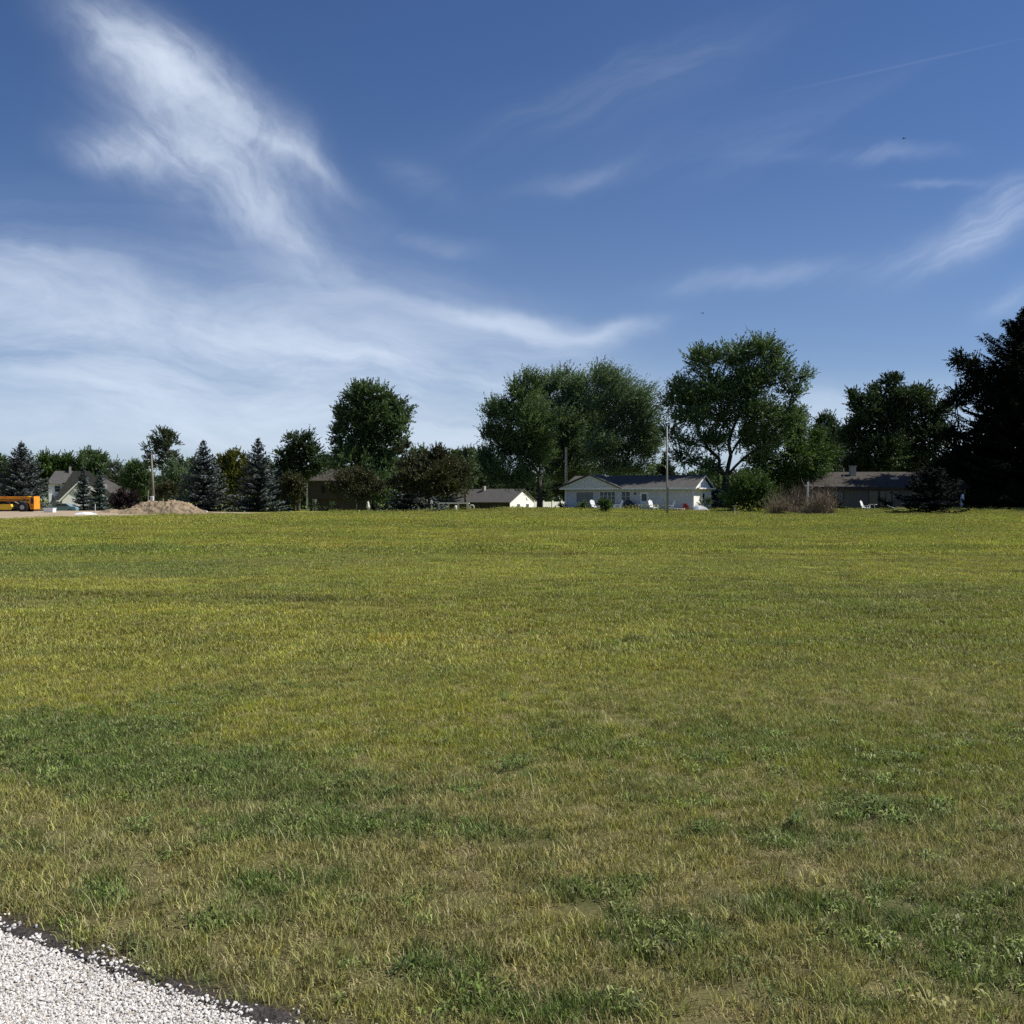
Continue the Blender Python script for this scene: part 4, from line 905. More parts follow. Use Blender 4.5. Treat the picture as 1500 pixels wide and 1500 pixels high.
for x in (.25, 4.6): window(bh, x + 2.2, 4.0, .5, 1.2, .4, (1, 1), 'glass', 'steel_dark')
b_ = MB(); b_.box(-.15, .05, .2, .38, -.3, 5.2); b_.build('corner_post', MAT['trim'], bh)
for x in (.75, 1.15, 7.6):
    b_ = MB(); b_.box(x, x + .28, .3, .55, -.3, 2.45); b_.build('column', MAT['trim'] if x < 2 else MAT['galv'], bh)
b_ = MB(); b_.box(2.2, 3.1, .74, .8, -.1, 2.0); b_.build('door', MAT['brown_siding'], bh); b_ = MB(); b_.box(4.6, 6.6, .74, .8, .2, 2.0); b_.build('garage_door', MAT['brown_siding'], bh)

# dormered grey-roofed house at the far left
dh = empty('dormered_house', at(72, 215)); dh.rotation_euler = (0, 0, R(22)); tag(dh, 'pale house with steep dark grey gables at the far left', 'house'); s_ = 215 / F; zb = dh.location.z
def hz(py): return zz(py, 215) - zb
def hx(px): return (px - 72) * s_
b_ = MB(); b_.box(hx(72), hx(150), .0, 9, -.5, hz(709)); b_.build('wall', MAT['white_siding'], dh)
b_ = MB()   # main hipped block
x0, x1 = hx(68), hx(124); ze = hz(709); zt = hz(689)
b_.add([(x0, -.6, ze), (x1, -.6, ze), (x1, 9.6, ze), (x0, 9.6, ze), (hx(79), 4, zt), (x1 - .4, 4, zt)], [(0,1,5,4), (1,2,5), (2,3,4,5), (3,0,4), (3,2,1,0)]); b_.build('roof', MAT['shingle'], dh)
b_ = MB(); b_.prism([(hx(76), hz(736)), (hx(105), hz(690)), (hx(127), hz(690)), (hx(160), hz(728)), (hx(160), hz(731)), (hx(113), hz(703)), (hx(78), hz(740))], -3.4, -.8, 'y'); tag(b_.build('front_gable_roof', MAT['dark_shingle'], dh), 'steep dark front roof')
b_ = MB(); b_.prism([(hx(90), hz(733)), (hx(113), hz(708)), (hx(126), hz(716)), (hx(126), hz(752)), (hx(90), hz(752))], -3.0, -1.2, 'y'); tag(b_.build('front_wing', MAT['white_siding'], dh), 'white gabled front wing')
b_ = MB(); b_.prism([(hx(86), hz(736)), (hx(113), hz(706.5)), (hx(113), hz(704)), (hx(85), hz(733.5))], -3.6, -3.4, 'y'); b_.prism([(hx(113), hz(706.5)), (hx(113), hz(704)), (hx(152), hz(729)), (hx(152), hz(731.5))], -3.6, -3.4, 'y'); b_.build('rake_board', MAT['white_paint'], dh)
b_ = MB(); b_.box(hx(71), hx(73), -.12, -.0, -.3, ze); b_.box(hx(72.5), hx(76), -3.0, -.1, -.5, hz(723)); b_.build('corner_board', MAT['white_paint'], dh)
b_ = MB(); b_.box(hx(98), hx(101), 3.2, 4.2, zt - 1, zt + .9); b_.build('chimney', MAT['stone'], dh)
b_ = MB(); b_.add([(hx(130), -1, hz(722)), (hx(186), -1, hz(722)), (hx(186), 9, hz(722)), (hx(130), 9, hz(722)), (hx(138), 4, hz(694)), (hx(150), 4, hz(694)), (hx(182), 4, hz(711)), (hx(160), 4, hz(711))], [(0,1,6,7,5,4), (1,2,6), (2,3,4,5,7,6), (3,0,4), (3,2,1,0)]); tag(b_.build('wing_roof', MAT['shingle'], dh), 'lower grey roof of the right wing')
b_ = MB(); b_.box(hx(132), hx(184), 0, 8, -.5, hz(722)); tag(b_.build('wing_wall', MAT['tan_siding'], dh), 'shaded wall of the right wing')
window(dh, hx(122), hz(716), 1.2, 1.3, -3.0, (2, 2)); window(dh, hx(83), hz(716), 1.0, 1.2, 0, (1, 2))

# ------------------------------------------------------------------ poles, mast, posts
up_ = empty('utility_pole', at(977, 101)); tag(up_, 'tall bare grey pole standing in front of the pale ranch house', 'utility pole')
H_ = zz(624, 101) - up_.location.z; b_ = MB(); b_.tube([(0, 0, -.3), (0, 0, H_ * .5), (0, 0, H_)], [.10, .088, .07], 12); b_.build('shaft', MAT['pole_grey'], up_, True)
b_ = MB(); b_.tube([(0, 0, H_), (0, 0, H_ + .12)], [.085, .03], 12); b_.build('cap', MAT['steel_dark'], up_)
b_ = MB(); b_.tube([(.10, -.06, .0), (.10, -.06, 2.6)], .03, 6); b_.build('cable_guard', MAT['steel_dark'], up_)
u2 = empty('utility_pole', at(222, 127)); tag(u2, 'wooden pole with a short crossarm and white meter box behind the dirt mound', 'utility pole')
H_ = zz(664, 127) - u2.location.z; b_ = MB(); b_.tube([(.35, 0, -.3), (.15, 0, H_ * .5), (-.05, 0, H_)], [.17, .14, .11], 10); b_.build('shaft', MAT['pole_wood'], u2, True)
b_ = MB(); b_.box(-.62, .45, -.20, -.10, H_ - .16, H_ - .04); b_.build('crossarm', MAT['pole_wood'], u2)
b_ = MB(); b_.box(-.02, .34, -.42, -.14, 1.25, 1.85, .03); b_.build('meter_box', MAT['plastic_white'], u2)
for x in (-.55, .38): b_ = MB(); b_.tube([(x, -.15, H_ - .04), (x, -.15, H_ + .10)], [.05, .03], 6); b_.build('insulator', MAT['galv'], u2)
po = empty('post', at(217, 126)); tag(po, 'short grey wooden post just left of the crossarm pole', 'post'); b_ = MB(); b_.tube([(0, 0, -.2), (0, 0, zz(718, 126) - po.location.z)], [.08, .07], 8); b_.build('shaft', MAT['pole_wood'], po)
am = empty('antenna_mast', at(829, 121)); tag(am, 'slim pale lattice antenna mast behind the front gable of the ranch house', 'mast'); H_ = zz(655, 121) - am.location.z
b_ = MB()
leg3 = [(.17, -.1), (-.17, -.1), (0, .19)]
for (x, y) in leg3: b_.tube([(x, y, 0), (x * .55, y * .55, H_)], .016, 6)
b_.build('rails', MAT['pole_grey'], am); b_ = MB(); k = 0; z = .2
while z < H_ - .4:
    for j in range(3):
        a = leg3[j]; c_ = leg3[(j + 1) % 3]; f0 = 1 - .45 * z / H_; f1 = 1 - .45 * (z + .4) / H_
        b_.tube([(a[0] * f0, a[1] * f0, z), (c_[0] * f1, c_[1] * f1, z + .4)], .012, 4, cap=False)
    z += .4
b_.build('lattice', MAT['pole_grey'], am)
wp = empty('post', at(1182.5, 101)); tag(wp, 'white upright post rising out of the brush heap', 'post'); b_ = MB(); b_.box(-.07, .07, -.07, .07, -.1, zz(706, 101) - wp.location.z, .01, Matrix.Rotation(R(1.2), 4, 'Y')); b_.build('shaft', MAT['white_paint'], wp)
bp_ = empty('birdhouse_post', at(632, 106)); tag(bp_, 'thin post with a small white birdhouse under the wide crabapple', 'birdhouse'); b_ = MB(); b_.tube([(0, 0, -.1), (0, 0, 1.05)], .04, 8); b_.build('post', MAT['pole_wood'], bp_)
b_ = MB(); b_.prism([(-.11, 1.05), (.11, 1.05), (.11, 1.28), (0, 1.4), (-.11, 1.28)], -.1, .1, 'y'); hb_ = b_.build('birdhouse_box', MAT['plastic_white'], bp_)
wpl = empty('standing_umbrella', at(539, 122)); tag(wpl, 'white closed patio umbrella at the right foot of the brown house', 'umbrella')
b_ = MB(); b_.tube([(0, 0, 0), (0, 0, 1.25)], .025, 8); b_.build('pole', MAT['galv'], wpl); b_ = MB(); b_.tube([(0, 0, .45), (.02, 0, .6), (0, 0, 1.1), (0, 0, 1.28)], [.16, .20, .13, .02], 9); b_.build('canopy', MAT['plastic_white'], wpl); b_ = MB(); b_.tube([(0, 0, -.02), (0, 0, .08)], [.24, .2], 12); b_.build('base', MAT['stone'], wpl)
wt2 = empty('water_tank', at(667.5, 117)); tag(wt2, 'small white upright tank at the left corner of the patio canopy', 'tank'); b_ = MB(); b_.tube([(0, 0, 0), (0, 0, .08), (0, 0, .62), (0, 0, .76), (0, 0, .8)], [.14, .17, .17, .10, .05], 12); b_.build('tank_body', MAT['plastic_white'], wt2); b_ = MB(); b_.tube([(0, 0, .79), (0, 0, .88)], .05, 8); b_.build('valve', MAT['steel_dark'], wt2)
sg = empty('garden_arch', at(691, 122)); tag(sg, 'white rounded arch in front of the dark wall of the small gabled house', 'arch')
b_ = MB(); n_ = 12; b_.tube([(-.26, 0, 0)] + [(-.26 * math.cos(math.pi * i / n_), 0, .55 + .22 * math.sin(math.pi * i / n_)) for i in range(n_ + 1)] + [(.26, 0, 0)], .06, 6); b_.build('arch_frame', MAT['plastic_white'], sg)
b_ = MB(); b_.box(-.2, -.05, -.02, .02, 0, .6); b_.build('panel', MAT['plastic_white'], sg)

# ------------------------------------------------------------------ telehandler at the left edge
th = empty('telehandler', at(27, 119)); T = 119 / F; zb = th.location.z; tag(th, 'orange telescopic handler with its boom lowered, cut by the left edge', 'construction vehicle')
def tx(px): return (px - 27) * T
def tz(py): return zz(py, 119) - zb
b_ = MB(); b_.box(tx(-60), tx(47), -.28, .28, tz(734), tz(727.5), .03); bm1 = b_.build('boom', MAT['orange_paint'], th)
b_ = MB(); b_.box(tx(41), tx(44.5), -.32, .32, tz(735), tz(727), .02); b_.build('boom_collar', MAT['yellow_paint'], bm1)
b_ = MB(); b_.prism([(tx(43), tz(728)), (tx(54), tz(727)), (tx(54.5), tz(746)), (tx(49), tz(746)), (tx(47), tz(738)), (tx(43), tz(736))], -.75, .75, 'y'); b_.build('counterweight', MAT['orange_paint'], th)
b_ = MB(); b_.box(tx(-50), tx(50), -.55, .55, tz(744), tz(739.5), .04); b_.build('chassis', MAT['steel_dark'], th)
b_ = MB(); b_.prism([(tx(3), tz(746.5)), (tx(3), tz(739.5)), (tx(8), tz(738.5)), (tx(22), tz(738.5)), (tx(23), tz(742)), (tx(20), tz(746.5))], -1.05, -.57, 'y'); b_.build('engine_cover', MAT['yellow_paint'], th)
b_ = MB(); b_.box(tx(-44), tx(-26), -1.0, -.3, tz(743), tz(722), .06); cb_ = b_.build('cab', MAT['orange_paint'], th); b_ = MB(); b_.box(tx(-42), tx(-28), -1.02, -.98, tz(735), tz(724)); b_.build('pane', MAT['glass'], cb_)
for wx_ in (39, -38):
    for sy in (-1, 1):
        y0 = sy * .85; rd = .56; x_ = tx(wx_); z_ = rd - .02
        b_ = MB(); b_.tube([(x_, y0 - .24, z_), (x_, y0 - .19, z_), (x_, y0 + .19, z_), (x_, y0 + .24, z_)], [rd * .86, rd, rd, rd * .86], 24)
        for k in range(22):
            a = 2 * math.pi * k / 22; M_ = Matrix.Translation((x_, y0, z_)) @ Matrix.Rotation(a, 4, 'Y') ; b_.box(rd - .02, rd + .035, -.2, .2, -.03, .03, 0, M_)
        wo_ = b_.build('wheel', MAT['rubber'], th); b_ = MB(); b_.tube([(x_, y0 + sy * .20, z_), (x_, y0 + sy * .26, z_)], [rd * .52, rd * .46], 20); b_.tube([(x_, y0 + sy * .25, z_), (x_, y0 + sy * .31, z_)], rd * .18, 12); b_.build('rim', MAT['galv'], wo_)
b_ = MB()
for k in range(5): b_.box(tx(49.6), tx(53.4), -.765, -.752, tz(731.2 + 1.5 * k), tz(730.5 + 1.5 * k))
b_.box(tx(49.2), tx(53.8), -.752, -.745, tz(738), tz(729.5)); b_.build('grille', MAT['steel_dark'], th)
b_ = MB(); b_.box(tx(50.2), tx(52.2), -.79, -.75, tz(743), tz(741.5)); b_.build('tail_light', MAT['red_fabric'], th)
b_ = MB(); b_.tube([(tx(45.5), -.80, tz(733)), (tx(45.5), .80, tz(733))], .11, 14); b_.build('pivot_pin', MAT['steel_dark'], th)
b_ = MB(); b_.box(tx(30), tx(46), -1.12, -.56, tz(739.6), tz(738.9), .01); b_.build('mudguard', MAT['steel_dark'], th)
b_ = MB(); b_.tube([(tx(18), -.62, tz(738.6)), (tx(18), -.62, tz(735.6)), (tx(17), -.62, tz(734.8))], .05, 8); b_.build('exhaust', MAT['steel_dark'], th)
for dz_ in (.05, .13): b_ = MB(); b_.tube([(tx(-50), -.31, tz(733) + dz_), (tx(10), -.32, tz(733) + dz_ * .6), (tx(42), -.33, tz(734) + dz_)], .018, 5); b_.build('hose', MAT['rubber'], th)
b_ = MB(); b_.tube([(tx(24), -.35, tz(735)), (tx(36), -.35, tz(741))], .06, 8); b_.tube([(tx(36), -.35, tz(741)), (tx(43), -.35, tz(735))], .04, 8); b_.build('hydraulic_ram', MAT['galv'], th)

# ------------------------------------------------------------------ heaps
def mound(name, label, cat, c, prof, ry, m, seed, rough=.12, n=170, kind=None):
    """earth heap: prof = list of (x, height) along the ridge, fading over ry in depth"""
    px = [p[0] for p in prof]; ph = [p[1] for p in prof]; X, Y = np.meshgrid(np.linspace(px[0], px[-1], n), np.linspace(-1, 1, 70))
    Yr = Y * ry; h = np.interp(X, px, ph); fall = np.clip(1 - np.abs(Y) ** 1.5, 0, 1)
    nz = vnoise(X + 50, Yr + 50, .9, seed, 5) - .5 + (.55 * np.abs(vnoise(X + 9, Yr + 3, .34, seed + 2, 4) - .5) + .35 * (vnoise(X + 9, Yr * .4, .16, seed + 7, 3) - .5) if n > 60 else 0); Z = h * fall + nz * rough * 2.2 * np.clip(h * 2, .0, 1) * fall ** .5 - .06
    Yr = Yr + (vnoise(X, Yr, 1.2, seed + 4, 3) - .5) * .7
    Vt = np.stack([X, Yr, Z], -1).reshape(-1, 3); i = np.arange(69 * (n - 1)); r = i // (n - 1); cc = i % (n - 1); a = r * n + cc
    me = np_mesh(name, Vt, np.full(len(i), 4), np.stack([a, a + 1, a + n + 1, a + n], -1).ravel()); o = mesh_obj(name, me, m); o.location = c; tag(o, label, cat, None, kind); return o
q = 104 / F
mound('dirt_mound', 'heap of rough brown excavated earth beside the crossarm pole', 'dirt mound', at(240, 104),
      [(-62*q, .02), (-50*q, .45), (-38*q, .95), (-22*q, 1.22), (-8*q, 1.30), (8*q, 1.34), (25*q, 1.33), (36*q, 1.22), (46*q, .75), (58*q, .35), (75*q, .15), (95*q, .0)], 2.6, MAT['soil_clod'], 5, .36)
mound('dirt_mound', 'low long spoil ridge between the white bags and the larger heap', 'dirt mound', at(168, 112),
      [(-26*q, .0), (-18*q, .30), (-5*q, .42), (8*q, .30), (20*q, .45), (30*q, .2), (36*q, .0)], 1.6, MAT['soil_clod'], 9, .15)
mound('tarp_pile', 'flattened white plastic sheeting lying on the bare dirt', 'plastic sheet', at(127, 100), [(-18*q, .0), (-14*q, .22), (-4*q, .34), (5*q, .30), (12*q, .14), (18*q, .0)], .9, MAT['plastic_white'], 12, .06, 40)
cb2 = empty('white_crate', at(73, 112)); tag(cb2, 'low white crate on the dirt right of the telehandler', 'crate'); b_ = MB(); b_.box(-.52, .52, -.4, .4, .0, .42, .03); b_.build('crate_body', MAT['plastic_white'], cb2); b_ = MB(); b_.box(-.56, .56, -.44, .44, .42, .5, .01); b_.build('lid', MAT['plastic_white'], cb2)
wb = empty('white_stake', at(139.5, 103)); tag(wb, 'thin white survey stake at the right end of the plastic sheeting', 'stake'); b_ = MB(); b_.box(-.03, .03, -.02, .02, -.1, 1.0); b_.build('stake_body', MAT['plastic_white'], wb)
wr = empty('white_bucket', at(302, 103)); tag(wr, 'small white bucket at the right toe of the dirt heap', 'bucket'); b_ = MB(); b_.tube([(0, 0, 0), (0, 0, .34)], [.13, .16], 12); b_.build('pail', MAT['plastic_white'], wr); b_ = MB(); b_.tube([(-.16, 0, .32), (-.12, 0, .42), (0, 0, .46), (.12, 0, .42), (.16, 0, .32)], .01, 5); b_.build('handle', MAT['steel_dark'], wr)
# blue-grey car half hidden by the young spruces
cr = empty('parked_car', at(91, 150)); cr.rotation_euler = (0, 0, R(8)); tag(cr, 'pale blue car parked behind the white crate near the young spruces', 'car')
b_ = MB(); b_.prism([(-2.1, .35), (-2.15, .75), (-1.9, .95), (-1.1, 1.0), (-.55, 1.42), (.75, 1.42), (1.3, 1.02), (2.0, .9), (2.15, .6), (2.1, .35)], -.85, .85, 'y'); cbod = b_.build('body', MAT['blue_car'], cr)
for x0, x1, x2, x3 in ((-.95, -.5, .08, .08), (.14, .14, .70, 1.12)):
    b_ = MB(); b_.prism([(x0, 1.02), (x1, 1.36), (x2, 1.36), (x3, 1.02)], -.86, .86, 'y'); b_.build('window', MAT['glass'], cr)
for x in (-1.3, 1.3):
    for y in (-.75, .75):
        b_ = MB(); b_.tube([(x, y - .12, .32), (x, y + .12, .32)], .33, 18); w0 = b_.build('wheel', MAT['rubber'], cr); b_ = MB(); b_.tube([(x, y - .13 if y < 0 else y + .13, .32), (x, y - .10 if y < 0 else y + .10, .32)], .2, 14); b_.build('rim', MAT['galv'], w0)

def stems(name, label, cat, c, specs, m, seed, group=None):
    """twiggy heap: specs = (x, y, spread, height, count, lean)"""
    r = NP(seed); V_ = []; 
    for (x, y, sp, h, n, lean, thick) in specs:
        p0 = np.stack([x + r.randn(n) * sp, y + r.randn(n) * sp * .6, np.zeros(n)], -1); d = np.stack([r.randn(n) * lean, r.randn(n) * lean, np.ones(n)], -1)
        l = h * (.45 + .55 * r.rand(n)); d /= np.linalg.norm(d, axis=1, keepdims=True); p1 = p0 + d * l[:, None] * .55; p2 = p0 + (d + r.randn(n, 3) * .14) * l[:, None]
        for a, b, w in ((p0, p1, thick), (p1, p2, thick * .6)):
            s = np.stack([r.randn(n), r.randn(n), np.zeros(n)], -1); s /= np.linalg.norm(s, axis=1, keepdims=True); s *= w / 2
            V_.append(np.stack([a - s, a + s, b + s * .6, b - s * .6], 1).reshape(-1, 3))
        k = n * 2; t = r.rand(k, 1); j = r.randint(0, n, k); a = p0[j] * (1 - t) + p2[j] * t; dd = r.randn(k, 3) * .5 + np.array([0, 0, .35]); b = a + dd * h * .22; s = r.randn(k, 3) * thick * .25
        V_.append(np.stack([a - s, a + s, b + s * .5, b - s * .5], 1).reshape(-1, 3))
    V_ = np.concatenate(V_); N = len(V_) // 4; me = np_mesh(name, V_, np.full(N, 4), np.arange(N * 4), {'tint': ('FLOAT', 'FACE', r.rand(N))})
    o = mesh_obj(name, me, MAT[m]); o.location = c; return tag(o, label, cat, group)
q = 98 / F; c0 = at(1174, 98)
MAT['brush_stem'] = leafmat('brush_stem', (.085, .066, .044), (.340, .265, .180), trans=0)
stems('brush_heap', 'heap of reddish brown cut brush and dry canes at the field edge', 'brush heap', c0,
      [(-28*q, 0, .55, 1.7, 420, .45, .03), (-38*q, 0, .35, 2.1, 200, .5, .03), (-8*q, .3, .9, 1.05, 500, .8, .03), (10*q, 0, .8, 1.0, 400, .8, .03), (24*q, 0, .55, 2.3, 460, .30, .03), (34*q, .2, .45, 2.2, 360, .3, .03), (-20*q, .4, .5, 2.6, 120, .25, .02)], 'brush_stem', 4)
stems('dry_canes', 'tall thin pale canes standing behind the brush heap', 'dry canes', at(1188, 102),
      [(-22*q, .0, .5, 3.0, 90, .10, .04), (0, 0, .6, 3.4, 110, .08, .04), (22*q, 0, .5, 3.5, 130, .08, .04), (-45*q, 0, .4, 3.0, 60, .1, .04)], 'dry_stem', 6)

# ------------------------------------------------------------------ shrubs
def shrub(name, label, px, d, lob, leafm, seed, group=None, cat='shrub', **kw):
    kw.setdefault('sprays', 16); kw.setdefault('leaf', (.16, .09)); kw.setdefault('slen', .55)
    return broadleaf(name, label, cat, d, px, lob, leafm, 'dark_bark', seed=seed, h0=.35, r0=.05, group=group, sub=4, **kw)
shrub('shrub', 'big loose green bush under the tallest maple beside the brush heap', 1100, 106, [(1085, 712, 22, 16), (1112, 715, 24, 20), (1075, 732, 18, 14), (1128, 732, 18, 16), (1098, 735, 28, 14), (1100, 700, 16, 10)], 'bright_leaf', 201, sprays=12, leaf=(.22, .10), slen=.9)
shrub('shrub', 'round green bush standing alone in the lawn before the sliding window', 887, 104, [(887, 742, 8, 8), (884, 738, 5, 4), (890, 739, 5, 5), (887, 750, 5, 4)], 'bright_leaf', 202, sprays=26)
shrub('shrub', 'low dark bush under the picture window of the ranch house', 855, 110, [(851, 741, 6, 5), (858, 742, 5, 5), (855, 745, 9, 4)], 'bright_leaf', 203)
shrub('shrub', 'dark bush at the left corner of the ranch house', 822, 113, [(820, 744, 5, 5), (824, 741, 4, 6), (816, 746, 4, 3)], 'dark_leaf', 204)
shrub('shrub', 'green bush at the foot of the bright white gable', 768, 178, [(762, 749, 6, 2.5), (771, 748, 6, 3)], 'bright_leaf', 205)
shrub('shrub', 'dark bush at the shaded corner of the small gabled house', 737, 176, [(732, 747, 7, 4), (740, 748, 4, 3)], 'dark_leaf', 206)
shrub('shrub', 'bush with grey green leaves by the sunlit end of the ranch house', 1034, 109.5, [(1032, 737, 6, 5), (1038, 735, 5, 6), (1028, 742, 5, 4)], 'willow_leaf', 207)
shrub('plum_shrub', 'wide dark purple bush right of the two young spruces', 183, 140, [(175, 732, 16, 13), (192, 734, 14, 12), (183, 724, 12, 9), (168, 740, 10, 7), (200, 742, 10, 7)], 'purple_leaf', 208, sprays=9, leaf=(.25, .14), slen=.8)
shrub('shrub', 'dark bush at the left end of the tan house', 1226, 112, [(1224, 740, 9, 8), (1232, 743, 7, 5), (1220, 733, 6, 6)], 'backlit_leaf', 209)
shrub('shrub', 'low dark bush under the roof vent of the tan house', 1297, 113, [(1295, 736, 6, 5), (1302, 741, 6, 4)], 'backlit_leaf', 210)
shrub('shrub', 'wide black bush at the right foot of the squat black spruce', 1440, 112, [(1420, 738, 16, 9), (1445, 732, 22, 14), (1475, 730, 24, 16), (1500, 728, 20, 18)], 'backlit_leaf', 211, sprays=10, leaf=(.24, .12), slen=.8)
shrub('shrub', 'dark bush tucked under the reddish brown low tree', 470, 130, [(462, 742, 10, 6), (482, 743, 9, 5)], 'dark_leaf', 212)

# ------------------------------------------------------------------ garden furniture and yard things
def chair_proto():
    t = empty('lawn_chair', (0, 0, 0)); 
    Mb = Matrix.Translation((0, .28, .36)) @ Matrix.Rotation(R(-20), 4, 'X')
    b = MB()
    for k in range(5): x = -.25 + k * .125; b.box(x - .052, x + .052, -.012, .012, 0, .72 + .06 * (2 - abs(k - 2)), .004, Mb)
    b.box(-.28, .28, .013, .04, .45, .52, 0, Mb); b.build('backrest', MAT['plastic_white'], t)
    b = MB(); Ms = Matrix.Translation((0, 0, .36)) @ Matrix.Rotation(R(8), 4, 'X')
    for k in range(5): y = -.26 + k * .125; b.box(-.27, .27, y - .053, y + .053, -.012, .012, .004, Ms)
    b.build('seat', MAT['plastic_white'], t)
    for sx in (-1, 1):
        b = MB(); b.box(sx * .33 - .06, sx * .33 + .06, -.38, .36, .56, .585, .006); b.build('armrest', MAT['plastic_white'], t)
        b = MB(); b.box(sx * .33 - .02, sx * .33 + .02, -.34, -.25, -.02, .56); b.build('leg', MAT['plastic_white'], t)
        b = MB(); b.prism([(-.26, .40), (-.26, .31), (.42, -.02), (.52, -.02)], sx * .295 - .018, sx * .295 + .018, 'x'); b.build('leg', MAT['plastic_white'], t)
        b = MB(); b.box(sx * .33 - .018, sx * .33 + .018, .22, .29, .10, .56); b.build('arm_support', MAT['plastic_white'], t)
    return t
CH = [(4.35, -2.3, 60, 'white slatted chair left of the round bush in the lawn'), (7.0, -2.6, -55, 'white slatted chair right of the round bush in the lawn'),
      (10.95, -2.4, 65, 'white slatted chair just left of the tall bare pole'), (12.75, -2.6, -60, 'white slatted chair right of the tall bare pole')]
proto = None
for i, (x, y, rz, lb) in enumerate(CH):
    if i == 0: o = proto = chair_proto()
    else:
        o = proto.copy(); C.objects.link(o)
        for c_ in proto.children: k_ = c_.copy(); C.objects.link(k_); k_.parent = o
    o.location = on_ranch(x, y); o.rotation_euler = (0, 0, ang + R(rz)); tag(o, lb, 'chair', 'white slatted lawn chairs behind the ranch house')
p1 = at(1268, 110); o = proto.copy(); C.objects.link(o); o.location = p1; o.rotation_euler = (0, 0, R(50)); tag(o, 'white slatted chair in front of the dark windows of the tan house', 'chair', 'white chairs by the tan house')
for c_ in proto.children: k_ = c_.copy(); C.objects.link(k_); k_.parent = o
ptb = empty('patio_table', at(1278, 111)); tag(ptb, 'small round pale patio table beside the chair at the tan house', 'table')
b_ = MB(); b_.tube([(0, 0, .68), (0, 0, .72)], .48, 20); b_.build('tabletop', MAT['trim'], ptb)
for k in range(4): a = k * 1.57 + .5; b_ = MB(); b_.tube([(.35 * math.cos(a), .35 * math.sin(a), 0), (.28 * math.cos(a), .28 * math.sin(a), .68)], .025, 6); b_.build('leg', MAT['trim'], ptb)
lg = empty('lounge_chair', at(1312, 109)); lg.rotation_euler = (0, 0, R(-12)); tag(lg, 'low white lounger lying on the lawn before the tan house', 'lounge chair')
b_ = MB(); b_.box(-.2, .95, -.28, .28, .26, .32, .01); b_.build('seat', MAT['plastic_white'], lg); b_ = MB(); b_.box(-.75, 0, -.28, .28, 0, .05, .01, Matrix.Translation((-.2, 0, .28)) @ Matrix.Rotation(R(25), 4, 'Y')); b_.build('backrest', MAT['plastic_white'], lg)
for x in (-.6, .85):
    for y in (-.24, .24): b_ = MB(); b_.tube([(x, y, 0), (x, y, .27)], .02, 6); b_.build('leg', MAT['galv'], lg)
# covered grill
gr = empty('grill', on_ranch(7.9, -1.2)); gr.rotation_euler = (0, 0, ang); tag(gr, 'barbecue under a dark navy cover left of the back door', 'grill')
b_ = MB(); b_.prism([(-.55, .08), (-.62, .75), (-.45, .95), (-.25, 1.12), (.25, 1.12), (.45, .95), (.62, .75), (.55, .08)], -.3, .3, 'y'); b_.build('cover', MAT['navy'], gr)
for x in (-.4, .4):
    b_ = MB(); b_.tube([(x, -.28, .08), (x, -.22, .08)], .08, 12); b_.build('wheel', MAT['rubber'], gr)
# dark patio set by the gable
pt = empty('patio_table', on_ranch(3.4, -1.8)); tag(pt, 'dark patio table below the picture window', 'table'); b_ = MB(); b_.tube([(0, 0, .70), (0, 0, .74)], .55, 20); b_.build('tabletop', MAT['black_plastic'], pt)
for k in range(4): a = k * 1.57 + .8; b_ = MB(); b_.tube([(.45 * math.cos(a), .45 * math.sin(a), 0), (.35 * math.cos(a), .35 * math.sin(a), .70)], .025, 6); b_.build('leg', MAT['black_plastic'], pt)
bk = empty('white_bucket', on_ranch(2.85, -2.6)); tag(bk, 'white pail standing before the dark patio table', 'bucket'); b_ = MB(); b_.tube([(0, 0, 0), (0, 0, .5)], [.15, .19], 12); b_.build('pail', MAT['plastic_white'], bk); b_ = MB(); b_.tube([(0, 0, .5), (0, 0, .53)], .2, 12); b_.build('lid', MAT['plastic_white'], bk)
# fire ring, red chair, flower pot, tarp
fr = empty('fire_ring', on_ranch(13.75, -2.6)); tag(fr, 'ring of pale stones for a fire at the right end of the ranch house', 'fire ring')
for k in range(11):
    a = 2 * math.pi * k / 11; M_ = Matrix.Translation((.52 * math.cos(a), .52 * math.sin(a), .14)) @ Matrix.Rotation(a, 4, 'Z'); b_ = MB(); b_.box(-.10, .10, -.13, .13, -.16, .13, .03, M_); b_.build('stone_block', MAT['stone'], fr)
rc = empty('camp_chair', on_ranch(13.9, -1.4)); rc.scale = (.8, .8, .8); rc.rotation_euler = (0, 0, ang + R(-20)); tag(rc, 'red folding chair behind the stone fire ring', 'chair')
b_ = MB(); b_.box(-.27, .27, -.25, .25, .40, .45, .01); b_.build('seat', MAT['red_fabric'], rc); b_ = MB(); b_.box(-.27, .27, -.02, .03, 0, .55, .01, Matrix.Translation((0, .25, .43)) @ Matrix.Rotation(R(-14), 4, 'X')); b_.build('backrest', MAT['red_fabric'], rc)
for x in (-.25, .25):
    for y in (-.23, .23): b_ = MB(); b_.tube([(x, y, 0), (x, y, .42)], .015, 6); b_.build('leg', MAT['steel_dark'], rc)
fp = empty('flower_pot', on_ranch(14.5, -2.2)); tag(fp, 'clay pot with pinkish red flowers beside the fire ring', 'flower pot'); b_ = MB(); b_.tube([(0, 0, 0), (0, 0, .26), (0, 0, .30)], [.13, .19, .20], 14); b_.build('pot', MAT['terracotta'], fp)
L_('red_petal', (.20, .02, .03), (0.500, 0.070, 0.080), trans=.2)
